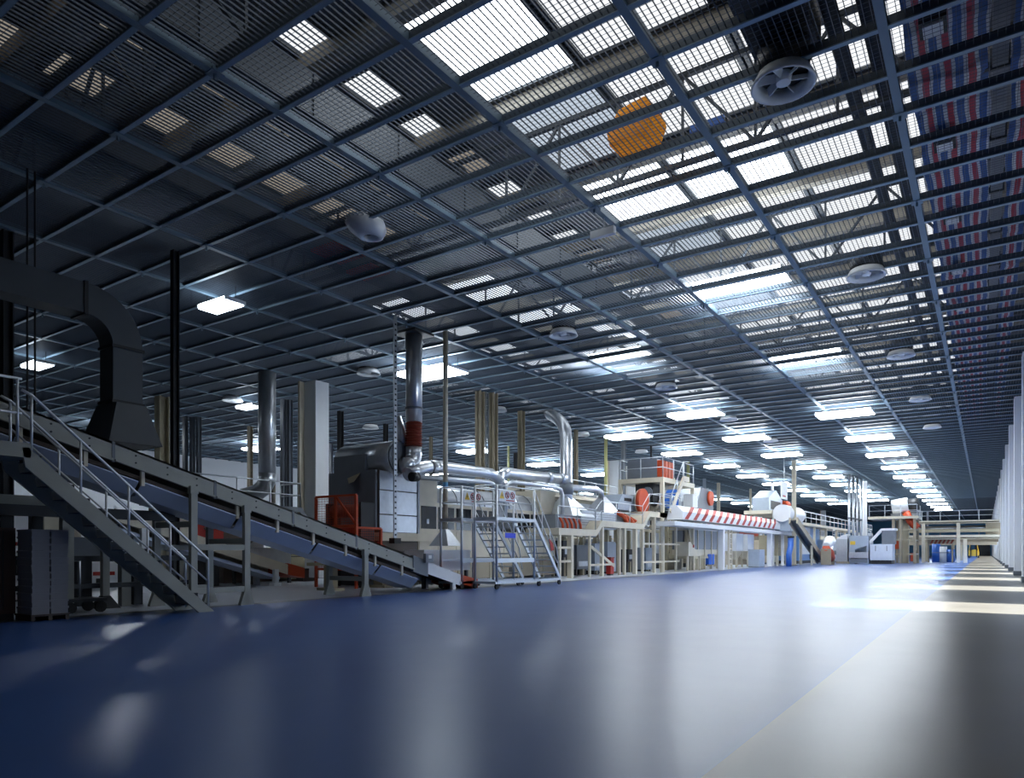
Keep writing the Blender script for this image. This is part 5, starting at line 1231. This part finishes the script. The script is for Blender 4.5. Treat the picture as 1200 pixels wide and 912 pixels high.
# low machines filling the row between the steep conveyor and the scaffold, and the second row behind
row = [(-16.5, 66, 71, 2.2, CREAM), (-13, 78, 81, 2.4, STEEL), (-15, 82, 88, 2.4, CREAM), (-10.5, 84, 88, 2.4, WHITE), (-18, 88, 98, 3.0, TAN), (-11.7, 92, 99, 3.4, STEEL), (-17, 102, 112, 3.2, CREAM)]
tx = ['low cream machine bed behind the blue panelled machine', 'steel machine block behind the grey press', 'cream machine block behind the grey casing in the far row', 'white machine block behind the pale double door cabinet', 'long tan machine bed at the far end of the line', 'steel oven block in the far row behind the four stacks', 'farthest cream machine block of the line']
for (x_, y0, y1, h_, m_), lab in zip(row, tx):
    t = thing('far_machine', lab, 'machine', (x_ - 1, (y0 + y1) / 2, 0))
    part(t, 'bed', MB().box(x_ - 1.8, x_, y0, y1, .15, h_ * .6), m_); part(t, 'hood', MB().prism([(x_, y0 + .3, h_ * .6), (x_, y1 - .3, h_ * .6), (x_, y1 - .8, h_), (x_, y0 + .8, h_)], (-1.6, 0, 0)), m_); part(t, 'plinth', MB().box(x_ - 1.7, x_ - .1, y0 + .1, y1 - .1, 0, .15), SLATE)
    m = MB(); frame_rail(m, [(x_ - .1, y0 + .8, h_), (x_ - .1, y1 - .8, h_)], 1.0, .035, True, 2.0); part(t, 'railing', m, ALU)
    part(t, 'window', MB().box(x_, x_ + .02, y0 + .5, y1 - .5, h_ * .35, h_ * .52), WINDOWB)
# long walkway with railings along the far row
t = thing('long_walkway', 'cream raised walkway with railing running behind the steep conveyor to the far bridge', 'walkway', (-14, 76, 3))
part(t, 'deck', MB().box(-15.2, -13.6, 66, 100, 3.55, 3.8), CREAM); m = MB(); frame_rail(m, [(-13.65, 66, 3.8), (-13.65, 100, 3.8)], 1.0, .04, True, 2.5); part(t, 'railing', m, ALU)
for k in range(6): part(t, 'leg', MB().box(-13.9, -13.7, 67 + 6 * k, 67.2 + 6 * k, 0, 3.55), CREAM)
p = PX(919, 578, -13.5)
t = thing('hanging_banner', 'small pale notice board hanging under the ceiling above the white drum', 'sign', tuple(p))
part(t, 'board', MB().box(-13.53, -13.5, p.y - 1.1, p.y + 1.1, p.z - .5, p.z + .9), WHITE); part(t, 'rod', MB().tube([(-13.51, p.y, p.z + .9), (-13.51, p.y, ZC)], .03, 6), STEEL); part(t, 'red_line', MB().box(-13.5, -13.49, p.y - .5, p.y + .5, p.z - .3, p.z - .2), RED)

# ---------------------------------------------------------------- light
w = bpy.data.worlds.new('world'); sc.world = w; w.use_nodes = True
bg = w.node_tree.nodes['Background']; bg.inputs[0].default_value = (.62, .78, 1.0, 1); bg.inputs[1].default_value = 5.0
sun = bpy.data.lights.new('sun', 'SUN'); so = bpy.data.objects.new('sun', sun); COL.objects.link(so)
sun.energy = 26.0; sun.angle = math.radians(1.0); sun.color = (1.0, .97, .92)
el = math.radians(34)
so.rotation_euler = Vector((-math.cos(el), 0, -math.sin(el))).to_track_quat('-Z', 'Y').to_euler()
so.location = (20, 20, 20)
sc.view_settings.view_transform = 'Standard'; sc.view_settings.look = 'None'
sc.view_settings.exposure = 0.3; sc.view_settings.gamma = 1.0; sc.view_settings.use_curve_mapping = False
cy_ = sc.cycles
cy_.max_bounces = 6; cy_.diffuse_bounces = 4; cy_.glossy_bounces = 3; cy_.transmission_bounces = 2
cy_.sample_clamp_indirect = 6.0; cy_.use_denoising = True; cy_.caustics_reflective = False; cy_.caustics_refractive = False
